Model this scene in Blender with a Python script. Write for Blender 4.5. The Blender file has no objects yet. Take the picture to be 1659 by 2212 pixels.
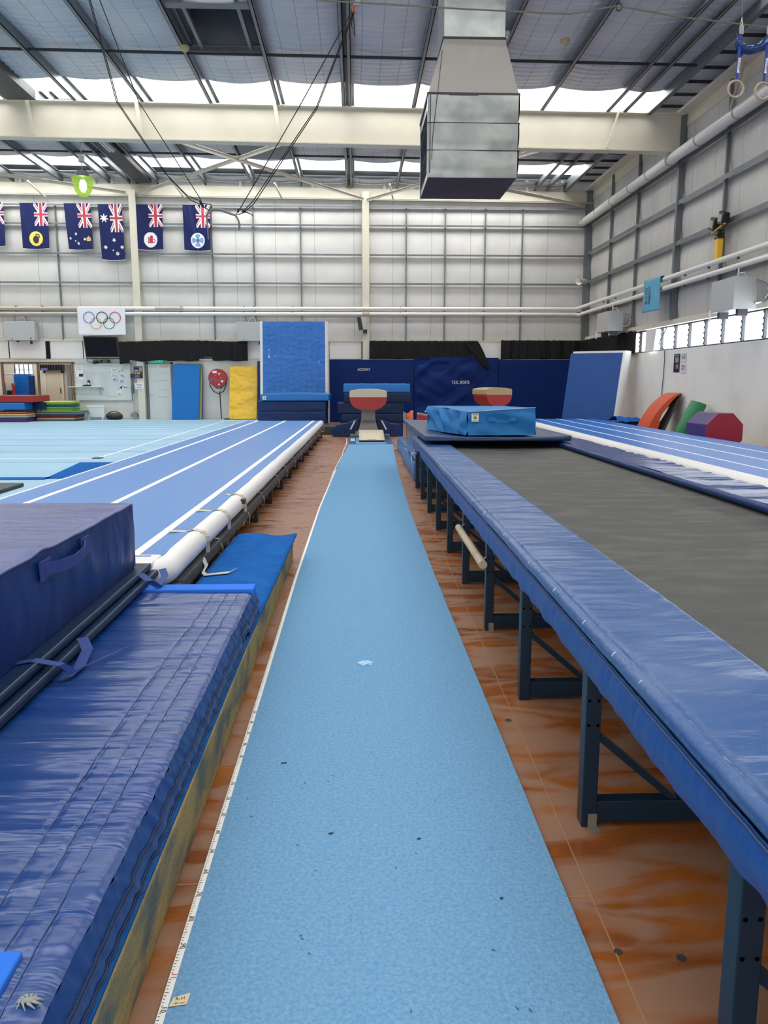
import bpy, math, random
from mathutils import Matrix, Vector, noise
random.seed(7)
PI = math.pi
S = bpy.context.scene
COL = S.collection

# ------------------------------------------------------------------ camera
cam = bpy.data.objects.new('camera', bpy.data.cameras.new('camera'))
COL.objects.link(cam)
cam.data.sensor_fit = 'VERTICAL'
cam.data.sensor_height = 24
cam.data.lens = 1700.0 / 2212 * 24
cam.data.clip_start = 0.05
cam.data.clip_end = 300
RT = Vector((0.99936328, -0.03567952, 0))
DN = Vector((-0.00575817, -0.16128301, -0.9868914))
FW = Vector((0.03521181, 0.98626303, -0.16138577))
cam.matrix_world = Matrix(((RT.x, -DN.x, -FW.x, 0), (RT.y, -DN.y, -FW.y, 0), (RT.z, -DN.z, -FW.z, 1.384), (0, 0, 0, 1)))
S.camera = cam

# ------------------------------------------------------------------ daylight, plus an added fill
W = bpy.data.worlds.new('overcast_sky'); S.world = W; W.use_nodes = True
W.node_tree.nodes['Background'].inputs[0].default_value = (0.93, 0.96, 1, 1)
W.node_tree.nodes['Background'].inputs[1].default_value = 2.2
SKY = [(19.75, 22.0), (26.2, 28.35), (13.5, 15.15), (7.25, 8.9), (1.0, 2.65), (-5.25, -3.6)]
def area(name, loc, rot, sx, sy, e, col=(1, 1, 1)):
    l = bpy.data.lights.new(name, 'AREA'); l.shape = 'RECTANGLE'; l.size = sx; l.size_y = sy; l.energy = e; l.color = col
    o = bpy.data.objects.new(name, l); COL.objects.link(o); o.location = loc; o.rotation_euler = rot
    return o
for a, b in SKY:
    area('skylight_daylight', (-3.8, (a + b) / 2, 8.46), (0, 0, 0), 24, b - a - .04, 400 * (b - a), (1, .985, .95))
area('louvre_daylight', (8.62, 17, 2.56), (0, PI / 2, 0), .6, 12, 190, (.95, .98, 1))
area('unseen_front_fill', (-3, -7.6, 2.6), (PI / 2, 0, 0), 16, 4.5, 90, (.97, .98, 1))  # added fill light from behind the camera, not a known door
S.view_settings.view_transform = 'Standard'
S.view_settings.look = 'None'
S.view_settings.exposure = 0.0
S.view_settings.gamma = 1
S.view_settings.use_curve_mapping = False
S.cycles.use_denoising = True
S.cycles.max_bounces = 8
S.cycles.diffuse_bounces = 5
S.cycles.sample_clamp_indirect = 6

# ------------------------------------------------------------------ materials
MATS = {}
def mat(name, col, rough=.6, metal=0., spec=.5, bump=None, mix=None, emit=None, coat=0., sheen=0.):
    """bump=(scale, (sx,sy,sz), strength, detail)  mix=(col2, scale, (sx,sy,sz), lo, hi)"""
    if name in MATS: return MATS[name]
    m = bpy.data.materials.new(name); m.use_nodes = True
    nt = m.node_tree; N = nt.nodes; L = nt.links
    p = N['Principled BSDF']
    p.inputs['Base Color'].default_value = (*col, 1)
    p.inputs['Roughness'].default_value = rough
    p.inputs['Metallic'].default_value = metal
    p.inputs['Specular IOR Level'].default_value = spec
    if coat: p.inputs['Coat Weight'].default_value = coat; p.inputs['Coat Roughness'].default_value = .25
    if sheen: p.inputs['Sheen Weight'].default_value = sheen
    if emit:
        p.inputs['Emission Color'].default_value = (*emit[0], 1); p.inputs['Emission Strength'].default_value = emit[1]
    def tex(scale, st, detail=4, dist=0.):
        tc = N.new('ShaderNodeTexCoord'); mp = N.new('ShaderNodeMapping'); mp.inputs['Scale'].default_value = st
        n = N.new('ShaderNodeTexNoise'); n.inputs['Scale'].default_value = scale; n.inputs['Detail'].default_value = detail
        n.inputs['Distortion'].default_value = dist
        L.new(tc.outputs['Object'], mp.inputs[0]); L.new(mp.outputs[0], n.inputs[0]); return n
    if bump:
        n = tex(bump[0], bump[1], bump[3] if len(bump) > 3 else 4, .6)
        b = N.new('ShaderNodeBump'); b.inputs['Strength'].default_value = bump[2]; b.inputs['Distance'].default_value = .02
        L.new(n.outputs[0], b.inputs['Height']); L.new(b.outputs[0], p.inputs['Normal'])
    if mix:
        n = tex(mix[1], mix[2], 6, .4)
        r = N.new('ShaderNodeMapRange'); r.inputs['From Min'].default_value = mix[3]; r.inputs['From Max'].default_value = mix[4]
        x = N.new('ShaderNodeMix'); x.data_type = 'RGBA'
        x.inputs[6].default_value = (*col, 1); x.inputs[7].default_value = (*mix[0], 1)
        L.new(n.outputs[0], r.inputs[0]); L.new(r.outputs[0], x.inputs[0]); L.new(x.outputs[2], p.inputs['Base Color'])
    MATS[name] = m
    return m
def plain(name, col, rough=.6, **k): return mat(name, col, rough, **k)

M_WHITE = mat('painted_wall', (.80, .79, .74), .6, mix=((.70, .68, .63), .9, (1, 1, 1), .45, .75))
M_CREAM = mat('cream_steel', (.66, .62, .51), .42, bump=(3, (1, 1, 1), .05), mix=((.60, .56, .46), 1.2, (1, 1, 1), .4, .8))
M_GALV = mat('galvanised_purlin', (.20, .22, .235), .42, metal=.55, mix=((.15, .165, .18), 1.5, (1, 1, 1), .4, .7))
M_DARK = mat('dark_steel', (.045, .05, .055), .5, metal=.3)
M_BLACK = plain('black_plastic', (.012, .012, .014), .4)
M_BCLOTH = mat('black_cloth', (.008, .008, .009), .75, spec=.25, bump=(30, (1, 1, .3), .3))
M_PIPE = mat('white_pipe', (.78, .76, .72), .35)
M_BEIGE = mat('beige_pipe', (.48, .42, .35), .4)
M_DUCTM = mat('galvanised_duct', (.28, .31, .31), .30, metal=.8, bump=(1.5, (1, 1, 1.6), .35), mix=((.38, .40, .38), 3.2, (1, 1, 1), .38, .62))
M_NAVY = mat('navy_vinyl', (.003, .026, .12), .42, bump=(2.2, (1, 1, 1.5), .9), spec=.3)
M_NAVY2 = mat('dark_navy_vinyl', (.004, .018, .065), .45, bump=(2.5, (1, 1, 1.5), .7), spec=.3)
M_WALLPAD = mat('wall_pad_vinyl', (.001, .018, .125), .42, bump=(1.1, (1.6, 1, .7), .6, 2), spec=.14)
M_ROYAL = mat('royal_vinyl', (.009, .05, .225), .22, bump=(2.0, (.7, 5.0, 1), .6, 3), spec=.5, mix=((.024, .068, .215), 1.6, (.6, 2, 1), .45, .7))
M_ROYALS = mat('royal_vinyl_side', (.008, .04, .21), .36, bump=(7, (1, 1, .35), .6, 3), spec=.35)
M_PAD = mat('frame_pad_vinyl', (.024, .088, .265), .28, bump=(1.8, (.9, 3.2, 1), .9, 5), spec=.42, mix=((.05, .115, .28), 1.4, (.6, 2.4, 1), .45, .7))
M_SKYV = mat('sky_blue_vinyl', (.010, .165, .52), .36, bump=(4, (1, 1, 1.4), .4), spec=.4)
M_SKYV2 = mat('soft_blue_cover', (.014, .155, .42), .55, bump=(1.8, (1.2, 1.2, 1), .8, 3), spec=.3)
M_AIRB = mat('air_mat_blue', (.022, .16, .52), .5, bump=(6, (1, 1, 2.4), .4, 3), mix=((.018, .14, .47), 2, (1, 1, 1), .4, .7))
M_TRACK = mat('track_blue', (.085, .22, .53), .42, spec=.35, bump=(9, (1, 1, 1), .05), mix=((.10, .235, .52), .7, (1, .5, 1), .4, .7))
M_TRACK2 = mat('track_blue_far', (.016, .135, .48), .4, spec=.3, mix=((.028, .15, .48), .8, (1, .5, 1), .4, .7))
M_AIRW = mat('white_air_tube', (.80, .79, .77), .38, bump=(5, (1, .4, 1), .15))
M_LINE = plain('white_line', (.84, .86, .86), .5)
M_RUN = mat('runway_carpet', (.15, .335, .56), .95, spec=.08, bump=(260, (1, 1, 1), .5, 3), mix=((.215, .425, .65), 95, (1, 1, 1), .36, .66))
M_FLOORB = mat('spring_floor_blue', (.31, .49, .63), .8, spec=.2, mix=((.35, .53, .67), .7, (1, 1, 1), .4, .7))
M_CARPB = mat('blue_carpet', (.01, .10, .37), .95, spec=.08, bump=(120, (1, 1, 1), .4), mix=((.015, .13, .43), 8, (1, 1, 1), .4, .7))
M_BED = mat('trampoline_bed', (.055, .056, .052), .62, spec=.4, bump=(180, (1, 1, 1), .2), mix=((.10, .10, .09), 3.5, (1, 2.5, 1), .45, .75))
M_FRAME = mat('petrol_steel', (.005, .020, .040), .38, spec=.35, mix=((.022, .035, .042), 3, (1, 1, 1), .55, .8))
M_FOAM = mat('tan_foam', (.36, .27, .12), .9, spec=.1, bump=(40, (1, 1, 1), .5), mix=((.13, .15, .13), 3.0, (1, 1, 2), .48, .64))
M_TIMBER = mat('weathered_timber', (.065, .065, .062), .7, bump=(6, (1, 8, 8), .4), mix=((.10, .095, .09), 6, (6, .5, 6), .4, .7))
M_WOODP = mat('brown_wood', (.22, .12, .055), .6, mix=((.14, .07, .03), 5, (1, 1, .3), .4, .7))
M_RED = mat('red_vinyl', (.34, .02, .02), .42, bump=(2.5, (1, 1, 1), .3))
M_TAN = mat('tan_leather', (.55, .49, .37), .45)
M_YEL = mat('yellow_vinyl', (.86, .50, .02), .28, bump=(3.4, (1.2, 1, 2.2), 1.0, 4), coat=.3)
M_WEB = plain('cream_webbing', (.60, .55, .44), .7)
M_CHROME = plain('bright_metal', (.55, .55, .55), .3, metal=.8)
M_PAPER = plain('white_paper', (.78, .79, .82), .7)
M_GREYW = plain('heater_enamel', (.44, .46, .455), .5)
M_GLASS = None

def nodemat(name):
    m = bpy.data.materials.new(name); m.use_nodes = True; MATS[name] = m
    return m, m.node_tree.nodes, m.node_tree.links

def foil(name, base, lo, metal, seam_axis, seam, ripple_axis, ripple, strength, rough=.45):
    """foil faced insulation: wrinkled, with taped joints every `seam` metres"""
    m, N, L = nodemat(name)
    p = N['Principled BSDF']; p.inputs['Roughness'].default_value = rough; p.inputs['Metallic'].default_value = metal
    tc = N.new('ShaderNodeTexCoord'); sp = N.new('ShaderNodeSeparateXYZ'); L.new(tc.outputs['Object'], sp.inputs[0])
    nz = N.new('ShaderNodeTexNoise'); nz.inputs['Scale'].default_value = .8; nz.inputs['Detail'].default_value = 5; L.new(tc.outputs['Object'], nz.inputs[0])
    def line(axis, period, width, wob):
        a = N.new('ShaderNodeMath'); a.operation = 'MULTIPLY_ADD'; L.new(nz.outputs[0], a.inputs[0]); a.inputs[1].default_value = wob; L.new(sp.outputs[axis], a.inputs[2])
        b = N.new('ShaderNodeMath'); b.operation = 'PINGPONG'; L.new(a.outputs[0], b.inputs[0]); b.inputs[1].default_value = period / 2
        c = N.new('ShaderNodeMath'); c.operation = 'LESS_THAN'; L.new(b.outputs[0], c.inputs[0]); c.inputs[1].default_value = width
        return c, b
    s1, _ = line(seam_axis, seam, .010, .06)
    r = N.new('ShaderNodeMapRange'); r.inputs['From Min'].default_value = .35; r.inputs['From Max'].default_value = .7; L.new(nz.outputs[0], r.inputs[0])
    x = N.new('ShaderNodeMix'); x.data_type = 'RGBA'; x.inputs[6].default_value = (*base, 1); x.inputs[7].default_value = (*lo, 1); L.new(r.outputs[0], x.inputs[0])
    y = N.new('ShaderNodeMix'); y.data_type = 'RGBA'; L.new(x.outputs[2], y.inputs[6]); y.inputs[7].default_value = (base[0] * .5, base[1] * .5, base[2] * .5, 1)
    mm = N.new('ShaderNodeMath'); mm.operation = 'MULTIPLY'; mm.inputs[1].default_value = .8; L.new(s1.outputs[0], mm.inputs[0]); L.new(mm.outputs[0], y.inputs[0])
    L.new(y.outputs[2], p.inputs['Base Color'])
    n2 = N.new('ShaderNodeTexNoise'); n2.inputs['Scale'].default_value = 1.0; n2.inputs['Detail'].default_value = 4; n2.inputs['Distortion'].default_value = .8
    mp = N.new('ShaderNodeMapping'); mp.inputs['Scale'].default_value = ripple; L.new(tc.outputs['Object'], mp.inputs[0]); L.new(mp.outputs[0], n2.inputs[0])
    b = N.new('ShaderNodeBump'); b.inputs['Strength'].default_value = strength; b.inputs['Distance'].default_value = .05
    L.new(n2.outputs[0], b.inputs['Height']); L.new(b.outputs[0], p.inputs['Normal'])
    return m
M_INSB = foil('wall_foil_back', (.76, .745, .715), (.66, .65, .62), .08, 0, 1.38, 2, (2.4, 1, .9), .5)
M_INSR = foil('wall_foil_right', (.64, .63, .60), (.55, .54, .52), .08, 1, 1.3, 2, (1, 2.4, .9), .5)
M_INSC = foil('roof_foil', (.55, .57, .60), (.46, .48, .52), .12, 0, .42, 1, (.5, 7, 1), .9, .38)

def floor_mat():
    m, N, L = nodemat('sealed_board_floor')
    p = N['Principled BSDF']
    tc = N.new('ShaderNodeTexCoord')
    def nz(sc, st, d=6, dist=.5):
        mp = N.new('ShaderNodeMapping'); mp.inputs['Scale'].default_value = st; L.new(tc.outputs['Object'], mp.inputs[0])
        n = N.new('ShaderNodeTexNoise'); n.inputs['Scale'].default_value = sc; n.inputs['Detail'].default_value = d; n.inputs['Distortion'].default_value = dist
        L.new(mp.outputs[0], n.inputs[0]); return n
    def rng(n, a, b):
        r = N.new('ShaderNodeMapRange'); r.inputs['From Min'].default_value = a; r.inputs['From Max'].default_value = b; L.new(n.outputs[0], r.inputs[0]); return r
    base = nz(2.2, (1, 1.6, 1)); rb = rng(base, .38, .66)
    x = N.new('ShaderNodeMix'); x.data_type = 'RGBA'; x.inputs[6].default_value = (.34, .105, .018, 1); x.inputs[7].default_value = (.20, .055, .013, 1); L.new(rb.outputs[0], x.inputs[0])
    # dust lies thicker away from the swept edge of the runway
    sp = N.new('ShaderNodeSeparateXYZ'); L.new(tc.outputs['Object'], sp.inputs[0])
    e = N.new('ShaderNodeMapRange'); e.inputs['From Min'].default_value = .60; e.inputs['From Max'].default_value = .80; e.inputs['To Min'].default_value = -.10; e.inputs['To Max'].default_value = .035
    L.new(sp.outputs[0], e.inputs[0])
    dn = nz(1.5, (1.2, 3.2, 1), 7, 1.6)
    ad = N.new('ShaderNodeMath'); ad.operation = 'ADD'; L.new(dn.outputs[0], ad.inputs[0]); L.new(e.outputs[0], ad.inputs[1])
    dr = N.new('ShaderNodeMapRange'); dr.inputs['From Min'].default_value = .44; dr.inputs['From Max'].default_value = .60; dr.inputs['To Max'].default_value = .8; L.new(ad.outputs[0], dr.inputs[0])
    y = N.new('ShaderNodeMix'); y.data_type = 'RGBA'; L.new(x.outputs[2], y.inputs[6]); y.inputs[7].default_value = (.27, .155, .10, 1); L.new(dr.outputs[0], y.inputs[0])
    L.new(y.outputs[2], p.inputs['Base Color'])
    rr = N.new('ShaderNodeMapRange'); rr.inputs['From Max'].default_value = .75; rr.inputs['To Min'].default_value = .24; rr.inputs['To Max'].default_value = .55; L.new(dr.outputs[0], rr.inputs[0]); L.new(rr.outputs[0], p.inputs['Roughness'])
    b = N.new('ShaderNodeBump'); b.inputs['Strength'].default_value = .12; b.inputs['Distance'].default_value = .01; n3 = nz(3, (1, 5, 1)); L.new(n3.outputs[0], b.inputs['Height']); L.new(b.outputs[0], p.inputs['Normal'])
    return m
M_FLOOR = floor_mat()

def clear_mat(name, tint, gloss):
    m, N, L = nodemat(name)
    t = N.new('ShaderNodeBsdfTransparent'); t.inputs[0].default_value = (*tint, 1)
    g = N.new('ShaderNodeBsdfGlossy'); g.inputs[0].default_value = (.8, .85, .9, 1); g.inputs['Roughness'].default_value = .15
    x = N.new('ShaderNodeMixShader'); x.inputs[0].default_value = gloss
    L.new(t.outputs[0], x.inputs[1]); L.new(g.outputs[0], x.inputs[2]); L.new(x.outputs[0], N['Material Output'].inputs[0])
    return m
M_GLASS = clear_mat('louvre_glass', (.93, .96, 1), .10)
M_FROST = clear_mat('clear_roof_sheet', (.97, .97, .95), .04)

# ------------------------------------------------------------------ mesh builder
class MB:
    def __init__(s, xf=None): s.v = []; s.f = []; s.m = []; s.sm = []; s.xf = xf; s.cur = 0
    def add(s, vs, fs, smooth=False):
        o = len(s.v); s.v += [tuple(s.xf(*q)) if s.xf else tuple(q) for q in vs]
        for f in fs: s.f.append([o + i for i in f]); s.m.append(s.cur); s.sm.append(smooth)
        return s
    def mat(s, i): s.cur = i; return s
    def box(s, x0, x1, y0, y1, z0, z1, r=None):
        """r=(angle, axis, pivot)"""
        vs = [Vector((x, y, z)) for z in (z0, z1) for y in (y0, y1) for x in (x0, x1)]
        if r:
            R = Matrix.Rotation(r[0], 3, r[1]); pv = Vector(r[2]); vs = [R @ (q - pv) + pv for q in vs]
        return s.add(vs, [(0, 2, 3, 1), (4, 5, 7, 6), (0, 1, 5, 4), (2, 6, 7, 3), (0, 4, 6, 2), (1, 3, 7, 5)])
    def tube(s, pts, r, n=10, cap=True, flat=1.0, closed=False):
        pts = [Vector(p) for p in pts]; k = len(pts); vs = []; up = Vector((0, 0, 1)); prev = None
        for i, p in enumerate(pts):
            if closed: t = (pts[(i + 1) % k] - pts[i - 1]).normalized()
            else: t = (pts[min(i + 1, k - 1)] - pts[max(i - 1, 0)]).normalized()
            if prev is None:
                a = up if abs(t.z) < .9 else Vector((1, 0, 0)); u = t.cross(a).normalized()
            else: u = (prev - t * prev.dot(t)).normalized()
            prev = u; w = t.cross(u); rr = r[i] if isinstance(r, (list, tuple)) else r
            for j in range(n):
                a = 2 * PI * j / n; vs.append(p + u * math.cos(a) * rr + w * math.sin(a) * rr * flat)
        fs = []
        for i in range(k if closed else k - 1):
            i2 = (i + 1) % k
            for j in range(n): fs.append((i * n + j, i * n + (j + 1) % n, i2 * n + (j + 1) % n, i2 * n + j))
        s.add(vs, fs, True)
        if cap and not closed: s.add(vs, [tuple(range(n))[::-1], tuple(range((k - 1) * n, k * n))])
        return s
    def cyl(s, p, q, r, n=20): return s.tube([p, q], r, n)
    def prism(s, prof, a0, a1, axis='y', smooth=False):
        """prof: 2-D outline; axis y: (x,z); axis x: (y,z); axis z: (x,y)"""
        def P(u, v, a): return {'y': (u, a, v), 'x': (a, u, v), 'z': (u, v, a)}[axis]
        n = len(prof); vs = [P(u, v, a0) for u, v in prof] + [P(u, v, a1) for u, v in prof]
        s.add(vs, [(i, (i + 1) % n, n + (i + 1) % n, n + i) for i in range(n)], smooth)
        return s.add(vs, [tuple(range(n))[::-1], tuple(range(n, 2 * n))])
    def grid(s, fn, nu, nv, smooth=True, matfn=None):
        vs = [fn(i / nu, j / nv) for j in range(nv + 1) for i in range(nu + 1)]
        fs = [(j * (nu + 1) + i, j * (nu + 1) + i + 1, (j + 1) * (nu + 1) + i + 1, (j + 1) * (nu + 1) + i) for j in range(nv) for i in range(nu)]
        o = len(s.m); s.add(vs, fs, smooth)
        if matfn:
            for j in range(nv):
                for i in range(nu): s.m[o + j * nu + i] = matfn((i + .5) / nu, (j + .5) / nv)
        return s
    def beam(s, p, q, w, h, up=(0, 0, 1)):
        p = Vector(p); q = Vector(q); t = (q - p).normalized(); u = t.cross(Vector(up)).normalized(); v = u.cross(t)
        vs = [e + u * a * w / 2 + v * b * h / 2 for e in (p, q) for a, b in ((-1, -1), (1, -1), (1, 1), (-1, 1))]
        return s.add(vs, [(0, 1, 2, 3), (7, 6, 5, 4), (0, 4, 5, 1), (1, 5, 6, 2), (2, 6, 7, 3), (3, 7, 4, 0)])
    def build(s, name, mats, parent=None, bevel=0., seg=2, fix=True):
        mats = mats if isinstance(mats, (list, tuple)) else [mats]
        off = Vector((0, 0, 0))
        if parent is not None:
            q = parent
            while q is not None: off += Vector(q.location); q = q.parent
        else:
            xs = [v[0] for v in s.v]; ys = [v[1] for v in s.v]; zs = [v[2] for v in s.v]
            off = Vector(((min(xs) + max(xs)) / 2, (min(ys) + max(ys)) / 2, min(zs)))
        me = bpy.data.meshes.new(name)
        me.from_pydata([(v[0] - off.x, v[1] - off.y, v[2] - off.z) for v in s.v], [], s.f)
        for m in mats: me.materials.append(m)
        me.polygons.foreach_set('material_index', s.m); me.polygons.foreach_set('use_smooth', s.sm)
        me.update()
        if fix and len(s.f) < 6000:
            import bmesh
            bm = bmesh.new(); bm.from_mesh(me); bmesh.ops.recalc_face_normals(bm, faces=bm.faces); bm.to_mesh(me); bm.free()
        o = bpy.data.objects.new(name, me); COL.objects.link(o)
        if parent is not None: o.parent = parent
        else: o.location = off
        if bevel:
            b = o.modifiers.new('edge', 'BEVEL'); b.width = bevel; b.segments = seg; b.limit_method = 'ANGLE'; b.angle_limit = .7
            b.harden_normals = False
            for p in me.polygons: p.use_smooth = True
            w = o.modifiers.new('wn', 'WEIGHTED_NORMAL'); w.keep_sharp = False
        return o

def thing(name, label, cat, loc, group=None):
    o = bpy.data.objects.new(name, None); COL.objects.link(o); o.location = loc; o.empty_display_size = .1
    o['label'] = label; o['category'] = cat
    if group: o['group'] = group
    return o
def tag(o, label, cat, group=None, kind=None):
    o['label'] = label; o['category'] = cat
    if group: o['group'] = group
    if kind: o['kind'] = kind
    return o
def struct(o): o['kind'] = 'structure'; return o
def setting(name, loc=(0, 0, 0)):
    o = bpy.data.objects.new(name, None); COL.objects.link(o); o.location = loc; return struct(o)
DG = None
def text(body, size, mtx, m, name, parent, depth=.002, sx=1.0):
    c = bpy.data.curves.new('t', 'FONT'); c.body = body; c.size = size; c.align_x = 'CENTER'; c.align_y = 'CENTER'; c.extrude = depth; c.resolution_u = 2
    t = bpy.data.objects.new('t', c); COL.objects.link(t); bpy.context.view_layer.update()
    me = bpy.data.meshes.new_from_object(t.evaluated_get(bpy.context.evaluated_depsgraph_get()))
    bpy.data.objects.remove(t); bpy.data.curves.remove(c)
    me.transform(Matrix.Diagonal((sx, 1, 1, 1))); me.transform(mtx)
    me.materials.clear(); me.materials.append(m)
    off = Vector((0, 0, 0)); q = parent
    while q is not None: off += Vector(q.location); q = q.parent
    me.transform(Matrix.Translation(-off))
    o = bpy.data.objects.new(name, me); COL.objects.link(o); o.parent = parent
    return o
def facing_y(x, y, z): return Matrix.Translation((x, y, z)) @ Matrix.Rotation(PI / 2, 4, 'X')     # readable from -Y
def nz(x, y, z=0.): return noise.noise(Vector((x, y, z)))
def copies(src, n, place):
    out = [src]
    for k in range(n - 1):
        c = src.copy(); COL.objects.link(c)
        for ch in list(src.children):
            d = ch.copy(); COL.objects.link(d); d.parent = c
        out.append(c)
    for k, o in enumerate(out): place(o, k)
    return out

BW, RW = 29.0, 8.4      # back wall and right wall planes
# ================================================================== SETTING
MB().box(-16, RW + .2, -8, 33, -.2, 0).build('floor', M_FLOOR)
FL = struct(bpy.data.objects['floor'])
sm = MB(xf=lambda x, y, z: (x + .018 * y, y, z)); sm.box(.5995, .6025, .2, 17.8, 0, .0015)
for y in (1.93, 4.33, 6.73, 9.13, 11.53): sm.box(.50, .60, y, y + .004, 0, .0015)
sm.build('floor_seam', mat('pale_seam', (.36, .20, .08), .6), FL)
s2 = MB()
s2.box(-.62, -.618, .2, 14.5, 0, .0012)
for y in (2.02, 4.42): s2.box(-.56, -.43, y, y + .004, 0, .0015)
s2.build('floor_seam', MATS['pale_seam'], FL)
b_ = MB()
for x, y, r in ((.639, 1.719, .010), (.786, 1.692, .012), (.627, 3.072, .013)): b_.cyl((x, y, 0), (x, y, .002), r, 14)
b_.build('bolt_plug', M_DARK, FL)

# ---- back wall
wb = setting('wall_back', (0, BW, 0))
MB().box(-10.05, RW, BW, BW + .15, 0, 2.25).box(-16, -12.62, BW, BW + .15, 0, 2.25).box(-12.62, -10.05, BW, BW + .15, 2.05, 2.25).box(-12.62, -10.05, BW, BW + .15, 0, .1).build('masonry', M_WHITE, wb)
def insb(u, v):
    x = -16 + 24.4 * u; z = 2.87 + 5.5 * v
    rows = (2.93, 3.9, 4.88, 5.86, 6.85, 7.47, 8.3)
    f = 0
    for a, b in zip(rows, rows[1:]):
        if a <= z < b: f = math.sin(PI * (z - a) / (b - a))
    return (x, BW + .03 - .05 * f - .015 * nz(x * 1.4, z * .8) * f - .006 * abs(nz(x * 5, z * 1.2)) * f, z)
MB().grid(insb, 220, 90).build('insulation', M_INSB, wb)
MB().box(-16, RW, BW + .06, BW + .16, 2.25, 8.62).build('cladding', M_GALV, wb)
for z in (3.9, 4.88, 5.86, 6.85, 7.47):
    m = MB()
    for x0, x1 in ((-16, -15.8), (-15.6, -7.78), (-7.5, .24), (.52, RW)):
        m.box(x0, x1, BW - .19, BW - .03, z - .008, z + .008).box(x0, x1, BW - .20, BW - .19, z - .05, z + .012)
    m.build('girt', M_GALV, wb)
for x in (-10.35, -3.55, 3.2, 5.95, 1.82, 4.62, -12.9, -5.0, -1.9):
    MB().box(x - .02, x + .02, BW - .10, BW - .03, 2.9, 7.5).build('girt_bridging', M_GALV, wb)
for x in (-15.7, -7.64, .385):
    MB().box(x - .12, x + .12, BW - .30, BW - .28, 0, 7.95).box(x - .01, x + .01, BW - .28, BW - .06, 0, 7.95).box(x - .12, x + .12, BW - .08, BW - .06, 0, 7.95).build('column', M_CREAM, wb)
MB().box(RW - .22, RW - .02, BW - .24, BW - .02, 0, 8.1).build('column', M_GALV, wb)
m = MB()
m.prism([(-16, 7.86), (RW, 7.68), (RW, 8.0), (-16, 8.22)], BW - .14, BW - .12)
m.prism([(-16, 7.80), (RW, 7.62), (RW, 7.64), (-16, 7.82)], BW - .25, BW - .03)
m.build('eave_beam', M_CREAM, wb)
m = MB()
for k in range(19):
    x = -15.2 + k * 1.25
    m.box(x - .05, x + .05, BW - .12, BW - .05, 8.0, 8.4)
m.build('rafter_stub', M_CREAM, wb)
MB().box(-16, RW, BW - .1, BW + .02, 2.86, 2.95).build('window_head', M_CREAM, wb)
MB().box(-10.07, RW, BW - .02, BW + .04, 2.2, 2.25).build('window_ledge', M_WHITE, wb)

def window(n, plane, a0, a1, z0, z1, axis, mullions, blades=5):
    """louvre window: frame, mullions with a clip rail, blades of glass"""
    w = setting('window_%d' % n, (plane, (a0 + a1) / 2, z0) if axis == 'x' else ((a0 + a1) / 2, plane, z0))
    def bx(m, u0, u1, d0, d1, za, zb):
        if axis == 'x': m.box(plane + d0, plane + d1, u0, u1, za, zb)
        else: m.box(u0, u1, plane + d0, plane + d1, za, zb)
    f = MB()
    bx(f, a0, a1, 0, .08, z0, z0 + .03); bx(f, a0, a1, 0, .08, z1 - .03, z1)
    f.build('window_frame', M_DARK, w)
    for u in mullions:
        q = MB(); bx(q, u - .022, u + .022, .0, .06, z0, z1)
        for k in range(blades): bx(q, u - .034, u + .034, -.015, .0, z0 + (k + .35) * (z1 - z0) / blades, z0 + (k + .75) * (z1 - z0) / blades)
        q.build('mullion', M_DARK, w)
    ms = sorted(mullions)
    for a, b in zip(ms, ms[1:]):
        g = MB()
        for k in range(blades):
            zc = z0 + (k + .5) * (z1 - z0) / blades; hh = (z1 - z0) / blades / 2
            if axis == 'x': g.add([(plane + .01, a, zc - hh), (plane + .01, b, zc - hh), (plane + .045, b, zc + hh), (plane + .045, a, zc + hh)], [(0, 1, 2, 3)])
            else: g.add([(a, plane + .01, zc - hh), (b, plane + .01, zc - hh), (b, plane + .045, zc + hh), (a, plane + .045, zc + hh)], [(0, 1, 2, 3)])
        g.build('louvre_pane', M_GLASS, w)
    return w
window(1, BW + .03, -16, -8.1, 2.25, 2.87, 'y', [-16 + .88 * k for k in range(9)] + [-8.1])
window(2, BW + .03, -7.4, .2, 2.25, 2.87, 'y', [-7.4 + .95 * k for k in range(9)])
window(3, BW + .03, .55, 8.3, 2.25, 2.87, 'y', [.55 + .96875 * k for k in range(9)])
# white boards that close the back windows
brd = []
for x0, x1, y in ((-16, -14.2, .03), (-14.15, -12.3, .0), (-12.25, -10.99, .03), (-10.84, -9.7, .0), (-9.66, -8.15, .03), (-3.9, -2.2, .0), (-2.18, -.95, .03), (-.93, .22, .0), (4.4, 5.4, .03)):
    brd.append((x0, x1, y))
bl = ['white board closing the windows at the far left end', 'white board closing the windows left of the hanging heater', 'white board closing the windows above the mirror wall, left of the black strip',
      'white board closing the windows, right of the black strip', 'white board behind the television', 'white board left of the tall upright blue crash mat, below the heater',
      'white board hidden behind the tall upright blue crash mat', 'white board right of the upright blue crash mat, left of the second column', 'white board between the two black curtains above the wall pads']
for (x0, x1, y), lb in zip(brd, bl):
    tag(MB().box(x0, x1, BW - .05 - y, BW - .035 - y, 2.25, 2.86).build('window_board', mat('board_white', (.80, .79, .75), .6), bevel=.003), lb, 'board', 'boards over the back windows')
tag(MB().box(-10.97, -10.85, BW - .09, BW - .05, 2.25, 2.86).build('cover_strip', M_BCLOTH), 'black vertical strip between two white window boards', 'strip')

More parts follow.
